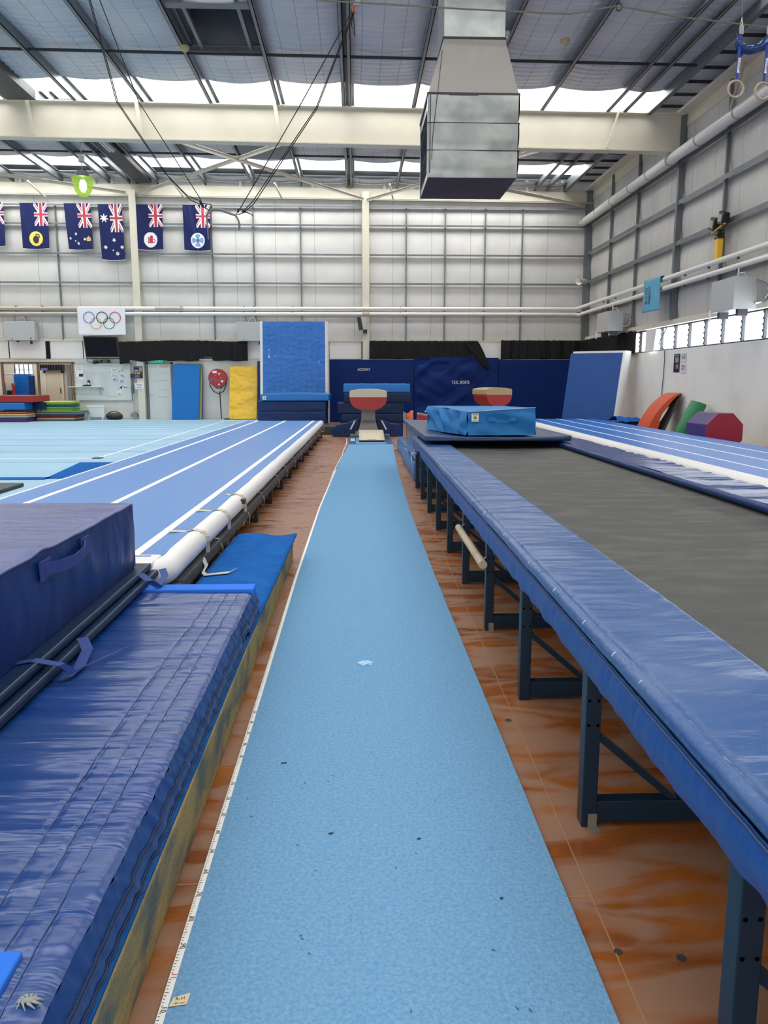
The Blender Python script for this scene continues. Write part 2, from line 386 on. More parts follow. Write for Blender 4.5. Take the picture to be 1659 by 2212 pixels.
# ---- made-up alcove, modelled in place of the reflection in the mirror
al = setting('wall_reflection_room', (-11.3, 31.6, 0))
MB().box(-15.6, -9.2, 31.6, 31.7, 0, 1.72).box(-15.6, -13.25, 31.6, 31.7, 1.72, 2.2).box(-12.55, -9.2, 31.6, 31.7, 1.72, 2.2).box(-15.6, -9.2, 31.6, 31.7, 2.15, 3).build('masonry', mat('cream_wall', (.62, .58, .48), .7), al)
MB().box(-9.3, -9.2, 29.16, 31.6, 0, 3).box(-15.6, -15.5, 29.16, 31.6, 0, 3).build('side_wall', MATS['cream_wall'], al)
MB().box(-15.6, -9.2, 29.16, 31.7, 2.9, 3).build('reflection_room_ceiling', MATS['cream_wall'], al)
area('reflection_room_fill', (-12.4, 30.2, 2.85), (0, 0, 0), 3, 1.4, 60)  # added fill under the alcove ceiling, not light from its window
wn = setting('window_4', (-12.9, 31.62, 1.72))
m = MB()
for x in (-13.25, -13.08, -12.9, -12.72, -12.55): m.box(x - .012, x + .012, 31.6, 31.64, 1.72, 2.15)
for z in (1.73, 1.90, 2.14): m.box(-13.25, -12.55, 31.6, 31.64, z - .01, z + .01)
m.build('window_frame', M_DARK, wn); MB().box(-13.25, -12.55, 31.65, 31.655, 1.72, 2.15).build('pane', M_GLASS, wn)
d = setting('door_2_reflected', (-11.75, 31.5, .1))
MB().box(-12.05, -11.45, 31.54, 31.59, .1, 1.78).build('door_leaf', mat('cream_door', (.55, .49, .36), .5), d, .004)
MB().box(-12.12, -12.05, 31.52, 31.6, .1, 1.86).box(-11.45, -11.38, 31.52, 31.6, .1, 1.86).box(-12.12, -11.38, 31.52, 31.6, 1.78, 1.86).build('door_frame', MATS['cream_wall'], d)
MB().box(-11.52, -11.5, 31.5, 31.54, 1.0, 1.2).build('door_handle', M_DARK, d)
fr = setting('trim_1', (-11.3, BW - .02, .1))
for x0, x1 in ((-12.62, -12.55), (-11.36, -11.29), (-10.13, -10.04)):
    MB().box(x0, x1, BW - .06, BW + .02, .1, 2.1).build('timber_post', M_WOODP, fr)
MB().box(-12.62, -10.04, BW - .06, BW + .02, 2.08, 2.14).build('timber_head', M_WOODP, fr)
MB().box(-10.45, -10.3, BW + .3, BW + .4, .1, 2.1).build('grey_stud', mat('grey_board', (.3, .3, .29), .8), fr)

# ---- right wall
wr = setting('wall_right', (RW, 10, 0))
MB().box(RW, RW + .15, -8, BW, 0, 2.27).build('masonry', M_WHITE, wr)
def insr(u, v):
    y = -8 + 37 * u; z = 3.0 + 5.4 * v
    rows = (3.0, 3.93, 4.97, 5.97, 6.98, 8.4); f = 0
    for a, b in zip(rows, rows[1:]):
        if a <= z < b: f = math.sin(PI * (z - a) / (b - a))
    return (RW + .05 - .055 * f - .015 * nz(y * 1.4, z * .8, 3) * f - .008 * abs(nz(y * 5, z * 1.2, 3)) * f, y, z)
MB().grid(insr, 300, 80).build('insulation', M_INSR, wr)
MB().box(RW + .08, RW + .16, -8, BW, 2.9, 9).build('cladding', M_GALV, wr)
for z in (3.93, 4.97, 5.97, 6.95):
    MB().box(RW - .14, RW, -8, BW - .2, z - .01, z + .01).box(RW - .15, RW - .14, -8, BW - .2, z - .10, z + .01).build('girt', M_GALV, wr)
for y in (26.45, 24.0, 18.35, 15.9, 13.4, 10.9):
    MB().box(RW - .10, RW - .02, y - .03, y + .03, 3.05, 8.0).build('girt_bridging', M_GALV, wr)
for y in (20.87, 12.85, 4.8):
    MB().box(RW - .17, RW - .03, y - .06, y + .06, 3.03, 8.1).build('column', M_GALV, wr)
MB().box(RW - .12, RW + .02, -8, BW - .1, 2.90, 3.03).build('window_head', M_CREAM, wr)
MB().box(RW - .30, RW - .02, -8, BW - .15, 8.05, 8.12).box(RW - .03, RW, -8, BW - .15, 7.75, 8.12).build('eave_strut', M_CREAM, wr)
ys = [23.55, 22.75, 21.9, 20.97, 20.08, 19.16, 18.25, 17.3, 16.36, 15.4, 14.5, 13.6, 12.7]
window(5, RW + .03, 12.7, 28.9, 2.27, 2.90, 'x', ys + [24.4 + .9 * k for k in range(6)])
MB().box(RW, RW + .1, -8, 12.7, 2.27, 2.95).build('infill_panel', M_WHITE, wr)
MB().box(-16.15, -16, -8, 33, 0, 9).build('wall_left', M_WHITE); struct(bpy.data.objects['wall_left'])
m = MB().box(-16, -11.2, -8.15, -8, 0, 9).box(5.2, RW + .2, -8.15, -8, 0, 9).box(-11.2, 5.2, -8.15, -8, 4.9, 9).build('wall_front', M_WHITE); struct(m)

# ---- roof
def rz(x): return 8.11 - .0087 * x          # underside of the purlins
ce = setting('ceiling', (-4, 10, 8.1))
PX = [-16, -13.3, -11.65, -10.0, -8.4, -6.75, -5.12, -3.46, -1.82, -.22, 1.5, 3.1, 4.7, 6.35, 7.4]
edges = [-8] + [e for a, b in sorted(SKY) for e in (a, b)] + [BW]
bands = [(edges[i], edges[i + 1]) for i in range(0, len(edges), 2)]
m = MB()
for a, b in bands:
    for xa, xb in ((-16, -3.4), (-1.88, RW + .2)):
        m.add([(xa, a, rz(xa) + .42), (xb, a, rz(xb) + .42), (xb, b, rz(xb) + .42), (xa, b, rz(xa) + .42)], [(0, 1, 2, 3)])
    for ya, yb in ((a, min(b, 15.55)), (max(a, 17.95), b)) if a < 16 < b else ((a, b),):
        m.add([(-3.4, ya, rz(-3) + .42), (-1.88, ya, rz(-3) + .42), (-1.88, yb, rz(-3) + .42), (-3.4, yb, rz(-3) + .42)], [(0, 1, 2, 3)])
m.build('roof_sheet', M_GALV, ce, fix=False)
for a, b in SKY:
    MB().box(-16, RW - .3, a, b, 8.49, 8.495).build('skylight_sheet', M_FROST, ce)
for a, b in bands:
    if b < 6: continue
    m = MB()
    for xa, xb in zip(PX, PX[1:]):
        segs = [(a, b)]
        if xa == -3.46 and a < 16 < b: segs = [(a, 15.55), (17.95, b)]
        for ya, yb in segs:
            def fn(u, v, xa=xa, xb=xb, ya=ya, yb=yb):
                y = ya + (yb - ya) * v; x = xa + (xb - xa) * u
                s = math.sin(PI * u)
                rip = .015 * math.sin(y * 2 * PI / .23 + 2.2 * nz(x * .8, y * .6)) * (.5 + .5 * s) * (.6 + nz(x, y * .9, 5))
                return (x, y, rz(x) + .22 - .08 * s ** .7 - .03 * nz(x * .5, y * .5, 9) + rip)
            m.grid(fn, 8, max(4, int((yb - ya) / .032)))
    m.build('insulation', M_INSC, ce, fix=False)
def purlin(x, y0, y1, w=.075):
    z = rz(x); m = MB()
    m.box(x - .008, x + .008, y0, y1, z, z + .25).box(x - w, x + .008, y0, y1, z, z + .012).box(x - .008, x + w, y0, y1, z + .24, z + .25).box(x - w, x - w + .008, y0, y1, z, z + .03)
    m.build('purlin', M_GALV, ce)
for x in PX[1:-1]:
    for y0, y1 in ((-8, 12.9), (12.9, 20.85), (20.85, BW - .1)): purlin(x, y0, y1)
for x in (-.07, 6.78): purlin(x, 12.9, BW - .1)
for x in (-7.7, -7.45): purlin(x, 20.9, BW - .1)
MB().box(7.33, 7.45, -8, BW - .1, rz(7.4) - .02, rz(7.4) + .27).build('edge_beam', M_GALV, ce)
for y in (2, 10.1, 17.9, 25.3):
    MB().beam((-16, y, rz(-16) + .05), (7.35, y, rz(7.35) + .05), .03, .055).build('purlin_bridging', M_DARK, ce)
m = MB(); k = 0
cr = MB()
def corr(u, v): 
    y = -8 + 37 * v; return (7.45 + .95 * u, y, 8.36 + .03 * math.sin(y * 2 * PI / .16))
cr.grid(corr, 1, 1480).build('eave_sheet', mat('eave_sheet_grey', (.68, .71, .72), .45, metal=.2), ce, fix=False)
m = MB()
for k in range(24): y = 9.4 + k * .82; m.box(7.45, RW - .1, y, y + .02, 8.22, 8.29)
m.build('eave_nogging', M_DARK, ce)
m = MB()                                               # raised roof vent between two purlins
x0, x1, y0, y1, z0, z1 = -3.38, -1.9, 15.6, 17.9, rz(-3) + .2, 9.1
m.box(x0, x0 + .03, y0, y1, z0, z1).box(x1 - .03, x1, y0, y1, z0, z1).box(x0, x1, y0, y0 + .03, z0, z1).box(x0, x1, y1 - .03, y1, z0, z1).box(x0, x1, y0, y1, z1, z1 + .03)
m.build('roof_vent_box', mat('vent_grey', (.16, .18, .19), .6), ce)
MB().box(x0 + .2, x0 + .27, y0, y1, z0 - .1, z0 - .02).box(x1 - .27, x1 - .2, y0, y1, z0 - .1, z0 - .02).box(x0 - .1, x1 + .1, y0 + .1, y0 + .32, z0 - .14, z0 + .05).box(x0 - .1, x1 + .1, y1 - .1, y1, z0 - .14, z0 - .05).build('vent_trimmer', M_GALV, ce)
MB().box(-8.34, -7.66, 12.95, 20.6, 8.12, 8.34).build('box_gutter', M_DARK, ce)
MB().box(-7.42, -6.95, 21.1, 28.7, 8.16, 8.32).build('box_gutter', M_DARK, ce)
MB().box(-3.36, -1.9, 23.2, 25.4, 8.10, 8.14).build('vent_shade_panel', MATS['vent_grey'], ce)  # dark panel in place of the shade inside a second vent opening
def rafter(y, taper=True):
    m = MB()
    za0, zb0 = (8.24, 7.42) if taper else (8.2, 7.5)     # x=-16
    za1, zb1 = 8.035, 7.145
    for (a, b, a1, b1, t) in ((za0 - .012, za0 + .012, za1 - .012, za1 + .012, .15), (zb0 - .012, zb0 + .012, zb1 - .012, zb1 + .012, .15), (zb0, za0, zb1, za1, .008)):
        m.prism([(-16, a), (RW - .12, a1), (RW - .12, b1), (-16, b)], y - t, y + t)
    m.build('rafter', M_CREAM, ce)
    st = MB()
    for x in (-13.1, -10.5, -7.9, -5.28, -1.92, 3.4): st.beam((x - .02, y - .16, 8.15), (x + .08, y - .14, 7.36), .03, .09)
    st.beam((6.62, y - .16, 8.2), (6.33, y - .16, 7.2), .045, .05)
    st.build('rafter_stiffener', M_CREAM, ce)
rafter(20.87); rafter(12.85 - 0.0) if False else None
br = ((-4.55, 20.95, 7.42, .30, 28.7, 7.72), (-1.6, 20.95, 7.40, -7.4, 28.7, 7.86), (.45, 28.7, 7.70, 4.9, 21, 7.32), (2.2, 24.6, 7.55, 7.9, 28.7, 7.6), (-15.4, 21, 7.45, -7.85, 28.7, 7.88))
for x0, y0, z0, x1, y1, z1 in br:
    MB().beam((x0, y0, z0), (x1, y1, z1), .09, .012).beam((x0, y0 + .04, z0 - .04), (x1, y1 + .04, z1 - .04), .012, .09).build('roof_brace', M_CREAM, ce)
m = MB()
for x0, x1 in ((-10.9, -10.6), (-6.1, -5.85), (-2.7, -2.5), (1.2, 1.35)): m.beam((x0, BW - .9, 8.05), (x1, BW - .2, 7.7), .05, .05)
m.build('fly_brace', M_CREAM, ce)

# ================================================================== RUNWAY
def runx(y):                                            # left edge of the carpet
    pts = [(-2, -.435), (5.5, -.434), (8.7, -.41), (11.8, -.345), (14.5, -.27), (17.97, -.155)]
    for (a, xa), (b, xb) in zip(pts, pts[1:]):
        if y <= b: return xa + (xb - xa) * (y - a) / (b - a)
    return pts[-1][1]
m = MB(); n = 160
def rf(u, v):
    y = .3 + 17.67 * v; return (runx(y) + 1.0 * u + .004 * nz(y * 2, u), y, .012 + .0006 * nz(u * 4, y * 3))
m.grid(rf, 12, n)
m.add([rf(0, j / n) for j in range(n + 1)] + [(rf(0, j / n)[0], rf(0, j / n)[1], 0.001) for j in range(n + 1)], [(j, j + 1, n + 2 + j, n + 1 + j) for j in range(n)])
m.add([rf(1, j / n) for j in range(n + 1)] + [(rf(1, j / n)[0], rf(1, j / n)[1], 0.001) for j in range(n + 1)], [(j, j + 1, n + 2 + j, n + 1 + j) for j in range(n)])
run = m.build('runway_carpet', M_RUN, fix=False)
tag(run, 'long light blue carpet runway leading to the vault', 'runway')
dr = MB(); random.seed(3)
for k in range(95):
    y = 1.3 + 10 * random.random() ** 1.8; x = runx(y) + .04 + .92 * random.random(); a = random.random() * PI; l = random.uniform(.002, .012)
    dr.beam((x, y, .0145), (x + l * math.cos(a), y + l * math.sin(a), .0145), .0016, .0012)
for x, y, l in ((-.091, 2.238, .014), (.381, 1.912, .008), (-.28, 2.7, .02), (.18, 2.2, .01)): dr.beam((x, y, .015), (x + l, y + l * .3, .015), .004, .003)
dr.build('lint', M_DARK, run)['kind'] = 'stuff'
m = MB()
def chalk(u, v): a = 2 * PI * u; r = .035 * v * (1 + .5 * nz(math.cos(a) * 2, math.sin(a) * 2)); return (.043 + r * 1.1 * math.cos(a), 3.74 + r * math.sin(a), .0142)
m.grid(chalk, 24, 2).build('chalk_mark', mat('chalk', (.45, .62, .78), .9, mix=((.2, .44, .7), 60, (1, 1, 1), .45, .6)), run, fix=False)
tp = MB(); tp.grid(lambda u, v: (runx(1.2 + 11.4 * v) - .009 + .018 * u, 1.2 + 11.4 * v, .0138), 1, 60)
tape = tp.build('measuring_tape', mat('tape_white', (.80, .79, .74), .5), fix=False)
tag(tape, 'white measuring tape stuck along the left edge of the runway', 'measuring tape')
tk = MB()
for k in range(1, 330):
    y = 1.2 + k * .01; x = runx(y)
    if (k + 4) % 10: tk.box(x - .007, x - .002 + (.003 if (k + 4) % 5 == 0 else 0), y - .0007, y + .0007, .0136, .0144)
tk.build('tape_marks', M_BLACK, tape)
for k in range(1, 20):
    if k in (11,): pass
    y = 1.66 + (10 - 0) * .1 - k * .1 + .0
for i, s_ in enumerate(['10', '90', '80', '70', '60', '50', '40', '30', '20', '10', '90', '80', '70', '60', '50']):
    y = [1.56, 1.76, 1.86, 1.96, 2.06, 2.16, 2.26, 2.36, 2.46, 2.56, 2.76, 2.86, 2.96, 3.06, 3.16][i]
    text(s_, .019, Matrix.Translation((runx(y) + .001, y, .0142)) @ Matrix.Rotation(-PI / 2, 4, 'Z'), M_BLACK, 'tape_number', tape, .0003, 1.0)
text('11', .019, Matrix.Translation((runx(1.66) + .001, 1.66, .0142)) @ Matrix.Rotation(-PI / 2, 4, 'Z'), mat('red_ink', (.5, .03, .03), .6), 'tape_number', tape, .0003)
nt_ = tag(MB().add([(-.424, 1.567, .0143), (-.386, 1.573, .0143), (-.383, 1.607, .0143), (-.419, 1.594, .0143)], [(0, 1, 2, 3)]).build('masking_tape_note', mat('masking', (.72, .60, .36), .6)), 'small cream masking tape note with handwriting on the near end of the runway', 'note')
text('R-H', .013, Matrix.Translation((-.403, 1.590, .0147)) @ Matrix.Rotation(.15, 4, 'Z'), M_BLACK, 'handwriting', nt_, .0002)
text('160 mm', .008, Matrix.Translation((-.403, 1.577, .0147)) @ Matrix.Rotation(.15, 4, 'Z'), M_BLACK, 'handwriting', nt_, .0002)
tag(MB().tube([(-.23, 19.9, .012), (-.215, 18.1, .012), (-.262, 15.9, .012), (-.262, 15.1, .012), (-.35, 12.5, .012), (-.368, 10.7, .012)], .009, 8).build('cord', M_PAPER), 'white cord lying on the brown floor left of the runway', 'cord')

# ================================================================== LEFT TRACK
sk = lambda x, y, z: (x + .010 * y, y, z)
tr = thing('tumbling_track', 'long blue tumbling track with three white lines and a padded white edge', 'tumbling track', (-2, 12, 0))
Y0, Y1 = 4.42, 20.7
MB(sk).box(-3.05, -1.12, Y0, Y1, .36, .42).build('track_surface', M_TRACK, tr, .01)
for x in (-2.75, -2.036, -1.305):
    MB(sk).box(x - .028, x + .028, Y0, Y1, .4195, .4225).build('white_line', M_LINE, tr)
MB(sk).box(-3.075, -3.05, Y0, Y1, .38, .424).build('left_edge_tape', M_LINE, tr)
pts = [(-2.0, 4.22, .345), (-1.45, 4.21, .345)] + [(-1.285 + .165 * math.sin(a), 4.385 - .165 * math.cos(a), .345) for a in [PI / 2 * k / 6 for k in range(7)]]
k = 4.6
while k < Y1: pts.append((-1.12, k, .35)); k += .4
pts.append((-1.12, Y1, .35))
rr = [.076 + .004 * nz(p[1] * 3, 0) for p in pts]
MB(sk).tube(pts, rr, 18).build('white_edge_tube', M_AIRW, tr)
MB(sk).box(-3.05, -1.15, 4.2, Y0, .34, .425).build('end_band', M_AIRW, tr, .01)
MB(sk).box(-3.05, -1.20, 4.36, 4.38, .424, .4275).build('end_stripe', mat('stripe_blue', (.08, .16, .5), .5), tr)
MB(sk).box(-1.20, -1.045, 4.18, Y1, .19, .262).build('timber_beam', M_TIMBER, tr, .006)
MB(sk).box(-1.20, -1.08, 4.1, Y1, .135, .188).build('timber_beam', M_TIMBER, tr, .006)
MB(sk).box(-3.0, -1.205, 4.3, Y1, .24, .36).build('foam_bed', M_DARK, tr)
for i in range(13):
    y = 5.35 + i * 1.245
    q = MB(sk); q.box(-1.105, -1.07, y, y + .05, 0, .19).box(-1.42, -1.105, y + .005, y + .045, 0, .035).beam((-1.40, y + .025, .03), (-1.12, y + .025, .22), .03, .03, (0, 1, 0))
    q.build('foot_frame', mat('foot_steel', (.02, .012, .012), .5), tr)
for i in range(13):
    y = 5.7 + i * 1.245 + random.uniform(-.15, .15)
    P_ = [(-1.10, y, .275), (-1.06, y + .01, .27), (-1.035, y + .03, .20), (-1.05, y + .1, .12), (-1.10, y + .2, .13)]
    MB(sk).tube(P_, .012, 6, flat=.4).build('tie_strap', M_WEB, tr)
def ribbon(pts, w, name, m, parent=None, wdir=(0, 1, 0)):
    q = MB(); wd = Vector(wdir) * w / 2; vs = []
    for p in pts: vs += [Vector(p) - wd, Vector(p) + wd]
    up = Vector((0, 0, .003))
    n_ = len(pts); q.add(vs, [(2 * i, 2 * i + 1, 2 * i + 3, 2 * i + 2) for i in range(n_ - 1)])
    o = q.build(name, m, parent, fix=False); s_ = o.modifiers.new('t', 'SOLIDIFY'); s_.thickness = .003
    return o
def strap_over(y, tail):
    c = -1.12 + .01 * y
    pts = [(c - .15 if tail else c - .08, y - .05 if tail else y, .43)] + [(c + .082 * math.cos(a), y + .04 * (1 - math.sin(a)), .35 + .082 * math.sin(a)) for a in (PI * .7, PI * .5, PI * .3, PI * .12, 0, -.5)] + [(c + .06, y + .1, .2), (c + .03, y + .16, .12)]
    return ribbon(pts, .05, 'cream_strap', M_WEB, tr, (.3, 1, 0))
strap_over(5.15, True); strap_over(6.0, True); strap_over(6.85, False)
ribbon([(-1.0, 5.05, .26), (-.97, 5.0, .22), (-.965, 4.86, .21), (-.94, 4.8, .208), (-.80, 4.86, .208), (-.77, 4.95, .21)], .05, 'loose_strap', mat('grey_webbing', (.50, .51, .44), .7), tr, (.2, 1, 0))
MB(sk).box(-1.06, -1.025, 6.72, 6.80, .36, .40).build('black_tape', M_BLACK, tr)
MB().box(-1.25, -1.0, 4.42, 4.46, .2, .27).build('timber_end', M_TIMBER, tr)

# ================================================================== SPRING FLOOR (left)
sf = thing('sprung_floor', 'wide pale blue sprung floor in front of the whiteboard wall', 'sprung floor', (-8, 18, 0))
MB(sk).box(-14, -3.1, 5, BW - .05, 0, .1).build('carpet_surface', M_FLOORB, sf, .004)
m_ = mat('seam_blue', (.12, .28, .42), .8)
for y in (27.2, 25.9, 24.7, 23.5, 22.4, 21.3, 19.9, 18.4, 16.7, 15.1, 13.1):
    MB().box(-13.9, -2.95, y, y + .05, .1, .1015).build('panel_seam', m_, sf)
MB().box(-13.9, -4.5, 13.75, 13.82, .1, .102).build('border_line', M_LINE, sf)
MB().beam((-4.5, 13.75, .101), (-4.54, 27.3, .101), .05, .002).build('border_line', M_LINE, sf)
MB().box(-4.55, -4.40, 13.70, 13.86, .1, .115).build('tape_patch', M_DARK, sf)
MB().add([(-4.24, 10.8, .103), (-2.96, 10.8, .103), (-2.94, 13.05, .103), (-4.53, 13.05, .103)], [(0, 1, 2, 3)]).add([(-13.9, 10.68, .103), (-4.2, 10.68, .103), (-4.2, 11.0, .103), (-13.9, 11.0, .103)], [(0, 1, 2, 3)]).build('dark_blue_strip', M_CARPB, sf)
q = MB(); q.box(-5.6, -4.18, 9.1, 10.0, .101, .15)
t = tag(q.build('folded_mat', M_DARK, bevel=.015), 'dark thin mat with a loose strap at the left edge of the pale blue floor', 'mat')
ribbon([(-4.2, 9.3, .13), (-4.16, 9.15, .11), (-4.2, 9.0, .106)], .05, 'loose_strap', M_BLACK, t, (1, 0, 0))

# ================================================================== FOREGROUND LEFT MATS
fb = thing('foam_block_step', 'tan foam block step topped with blue carpet beside the runway', 'foam block', (-.75, 3.6, 0))
MB().box(-.96, -.505, .6, 6.14, 0, .098).build('foam_layer', M_FOAM, fb, .006)
MB().box(-.96, -.50, .6, 6.13, .1, .192).build('foam_layer', M_FOAM, fb, .006)
def cp(u, v): x = -.975 + .47 * u + .03 * max(0, (.6 + 5.57 * v - 3.5) / 2.6); y = .6 + 5.57 * v; return (x, y, .202 + .006 * nz(x * 3, y * 1.5) + (.012 * math.sin(PI * u * 2.2) if v > .985 else 0))
q = MB(); q.grid(cp, 14, 120); o = q.build('carpet_top', M_CARPB, fb, fix=False)
s_ = o.modifiers.new('t', 'SOLIDIFY'); s_.thickness = .012
NX0, NX1, NY0, NY1 = -2.3, -.533, .9, 4.03
nm = thing('landing_mat', 'large royal blue vinyl landing mat with stitched edge in the near left corner', 'mat', (-1.4, 2.5, .2))
def wr_(x, y): return .006 * nz(x * 1.3, y * 10, 1) - .005 * abs(nz(x * 1.8, y * 17, 11)) + .0025 * nz(x * 3.5, y * 30, 4) * max(0, (x + 1.2)) / .6 + .007 * nz(x * 1.2, y * 2.2, 7)
def ntop(u, v):
    x = NX0 + (NX1 - NX0) * u; y = NY0 + (NY1 - NY0) * v
    e = max(0, 1 - (NX1 - x) / .03) if u < 1 else 1
    g = 0
    for sx in (-.735, -.665, -.61):
        d = abs(x - sx - .01 * math.sin(y * 2)); g += -.004 * max(0, 1 - d / .008)
    return (x, y, .335 + wr_(x, y) + g - .012 * e * e)
MB().grid(ntop, 170, 340).build('top_cover', M_ROYAL, nm, fix=False)
def nside(u, v):
    y = NY0 + (NY1 - NY0) * v; z0 = .335 - .012 + wr_(NX1, y); zb = .205 + .012 * nz(y * 1.5, 2) + (.03 if 3.45 < y < 3.6 else 0)
    z = z0 + (zb - z0) * u
    g = -.003 * max(0, 1 - abs(u - .5) / .04) - .003 * max(0, 1 - abs(u - .88) / .04)
    return (NX1 + .022 * math.sin(u * PI * .5) + .008 * nz(y * 26 + z * 30, z * 6, 2) + g, y, z)
MB().grid(nside, 20, 420).build('side_skirt', M_ROYALS, nm, fix=False)
MB().box(NX0, NX1 - .01, NY0 + .01, NY1 - .01, .20, .31).build('core', M_NAVY, nm)
MB().box(NX0, NX1 + .005, NY1 - .105, NY1 + .01, .30, .347).build('velcro_strip', mat('bright_blue_felt', (.02, .17, .72), .9), nm, .006)
MB().box(-1.6, -.62, NY0, 1.33, .32, .350).build('velcro_strip', MATS['bright_blue_felt'], nm, .006)
m_ = mat('grey_thread', (.10, .13, .25), .8)
for sx in (-.735, -.665, -.61):
    q = MB(); n_ = 120
    q.tube([(sx + .01 * math.sin((NY0 + (NY1 - .1 - NY0) * i / n_) * 2), NY0 + (NY1 - .1 - NY0) * i / n_, .3345 + wr_(sx, NY0 + (NY1 - .1 - NY0) * i / n_)) for i in range(n_ + 1)], .0014, 4)
    q.build('stitch_line', m_, nm)
for u_ in (.46, .54, .86, .92):
    q = MB(); q.tube([Vector(nside(u_, i / 160)) + Vector((.003, 0, 0)) for i in range(161)], .0014, 4); q.build('stitch_line', mat('dark_thread', (.05, .06, .10), .8), nm)
q = MB()
for k in range(9):
    a = k * .7; q.tube([(-.565, 1.215, .34), (-.565 + .014 * math.cos(a), 1.215 + .010 * math.sin(a), .345), (-.565 + .024 * math.cos(a + .5), 1.215 + .016 * math.sin(a + .5), .336)], [.003, .003, .001], 5)
q.build('torn_lining', mat('cream_fibre', (.30, .32, .30), .9), nm)
# folded thin mats, one resting on the other
for i, (z, xo, lb) in enumerate(((.350, -1.075, 'dark thin folded mat lying directly on the royal blue landing mat'), (.392, -1.105, 'dark thin folded mat directly under the big navy crash mat'))):
    q = MB(); q.box(-2.4, xo, .8, 4.22 - i * .03, z, z + .036)
    o = q.build('folded_mat', M_NAVY2, bevel=.012); tag(o, lb, 'mat', 'thin folded mats under the crash mat')
    q = MB(); q.tube([(xo - .006, .82 + 3.36 * k / 40, z + .034 + .001 * math.sin(k)) for k in range(41)], .004, 6); q.build('piping', mat('teal_piping', (.05, .10, .14), .5), o)
    if i == 0:
        ribbon([(xo - .12, 2.62, .432), (xo - .05, 2.66, .432), (xo + .03, 2.7, .40), (xo + .05, 2.74, .36), (xo + .10, 2.9, .348), (xo + .17, 3.06, .345)], .035, 'loose_strap', mat('royal_webbing', (.012, .045, .24), .6), o, (.25, 1, 0))
        ribbon([(xo + .0, 3.0, .40), (xo + .035, 2.95, .37), (xo + .055, 2.8, .355), (xo + .04, 2.70, .35)], .045, 'loose_strap', MATS['royal_webbing'], o, (.8, .5, 0))
        ribbon([(xo - .03, 3.95, .425), (xo + .03, 3.9, .40), (xo + .06, 3.95, .36), (xo + .06, 4.1, .38), (xo + .03, 4.17, .40)], .05, 'loose_strap', MATS['royal_webbing'], o, (.6, .6, 0))
# crash mat
cm = thing('crash_mat', 'thick navy crash mat with a webbing handle at the near left edge', 'mat', (-2.1, 3, .43))
def cmz(x, y): return .775 + .006 * nz(x * 1.3, y * 1.1, 2) + .004 * nz(x * 2, y * 9, 3) + .008 * math.exp(-((y - 2.9 - .25 * (x + 1.2)) / .05) ** 2)
cx = lambda y: -1.165 + .004 * (y - 4)
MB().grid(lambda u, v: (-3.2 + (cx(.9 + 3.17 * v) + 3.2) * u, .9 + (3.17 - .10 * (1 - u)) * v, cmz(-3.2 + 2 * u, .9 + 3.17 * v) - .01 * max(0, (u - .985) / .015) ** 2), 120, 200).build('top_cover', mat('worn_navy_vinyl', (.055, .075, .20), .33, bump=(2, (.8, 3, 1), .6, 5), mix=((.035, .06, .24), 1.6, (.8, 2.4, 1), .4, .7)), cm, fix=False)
def cside(u, v):
    y = .9 + 3.17 * v; zt = cmz(-1.2, y) - .01; z = zt + (.43 - zt) * u
    return (cx(y) + .012 * math.sin(PI * u) + .010 * nz(y * 4, z * 2, 8) * math.sin(PI * u) + .006 * nz(y * 9 + z * 3, z * 2, 8) * math.sin(PI * u), y, z)
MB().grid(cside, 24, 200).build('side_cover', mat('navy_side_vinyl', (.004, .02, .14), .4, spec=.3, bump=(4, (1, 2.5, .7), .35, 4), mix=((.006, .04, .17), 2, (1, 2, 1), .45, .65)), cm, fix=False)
MB().grid(lambda u, v: (cx(4.07) - 2 * u, 4.07 - .10 * u, cmz(-1.2 - 2 * u, 4.07) - .012 + (.43 - cmz(-1.2, 4.07)) * v), 20, 8).build('end_cover', M_NAVY, cm, fix=False)
MB().box(-3.1, -1.2, .95, 3.95, .432, .74).build('core', M_NAVY2, cm)
q = MB(); q.tube([(cx(y_) + .002, y_, cmz(-1.2, y_) - .008) for y_ in [.9 + 3.17 * k / 80 for k in range(81)]], .006, 6); q.build('piping', mat('navy_piping', (.07, .10, .28), .45), cm)
q = MB(); q.tube([(cx(4.07), 4.07, z_) for z_ in (.44, .55, .66, .765)], .008, 6); q.build('corner_piping', MATS['navy_piping'], cm)
hp = [(-1.148, 2.86, .70), (-1.14, 2.90, .705), (-1.118, 2.98, .70), (-1.112, 3.08, .695), (-1.118, 3.2, .70), (-1.14, 3.28, .71), (-1.148, 3.32, .71)]
ribbon(hp, .045, 'handle', mat('navy_webbing', (.025, .05, .24), .7), cm, (0, 0, 1))
for a_, b_ in ((2.83, 2.93), (3.27, 3.36)): MB().box(-1.152, -1.146, a_, b_, .668, .742).build('handle_patch', MATS['navy_webbing'], cm)

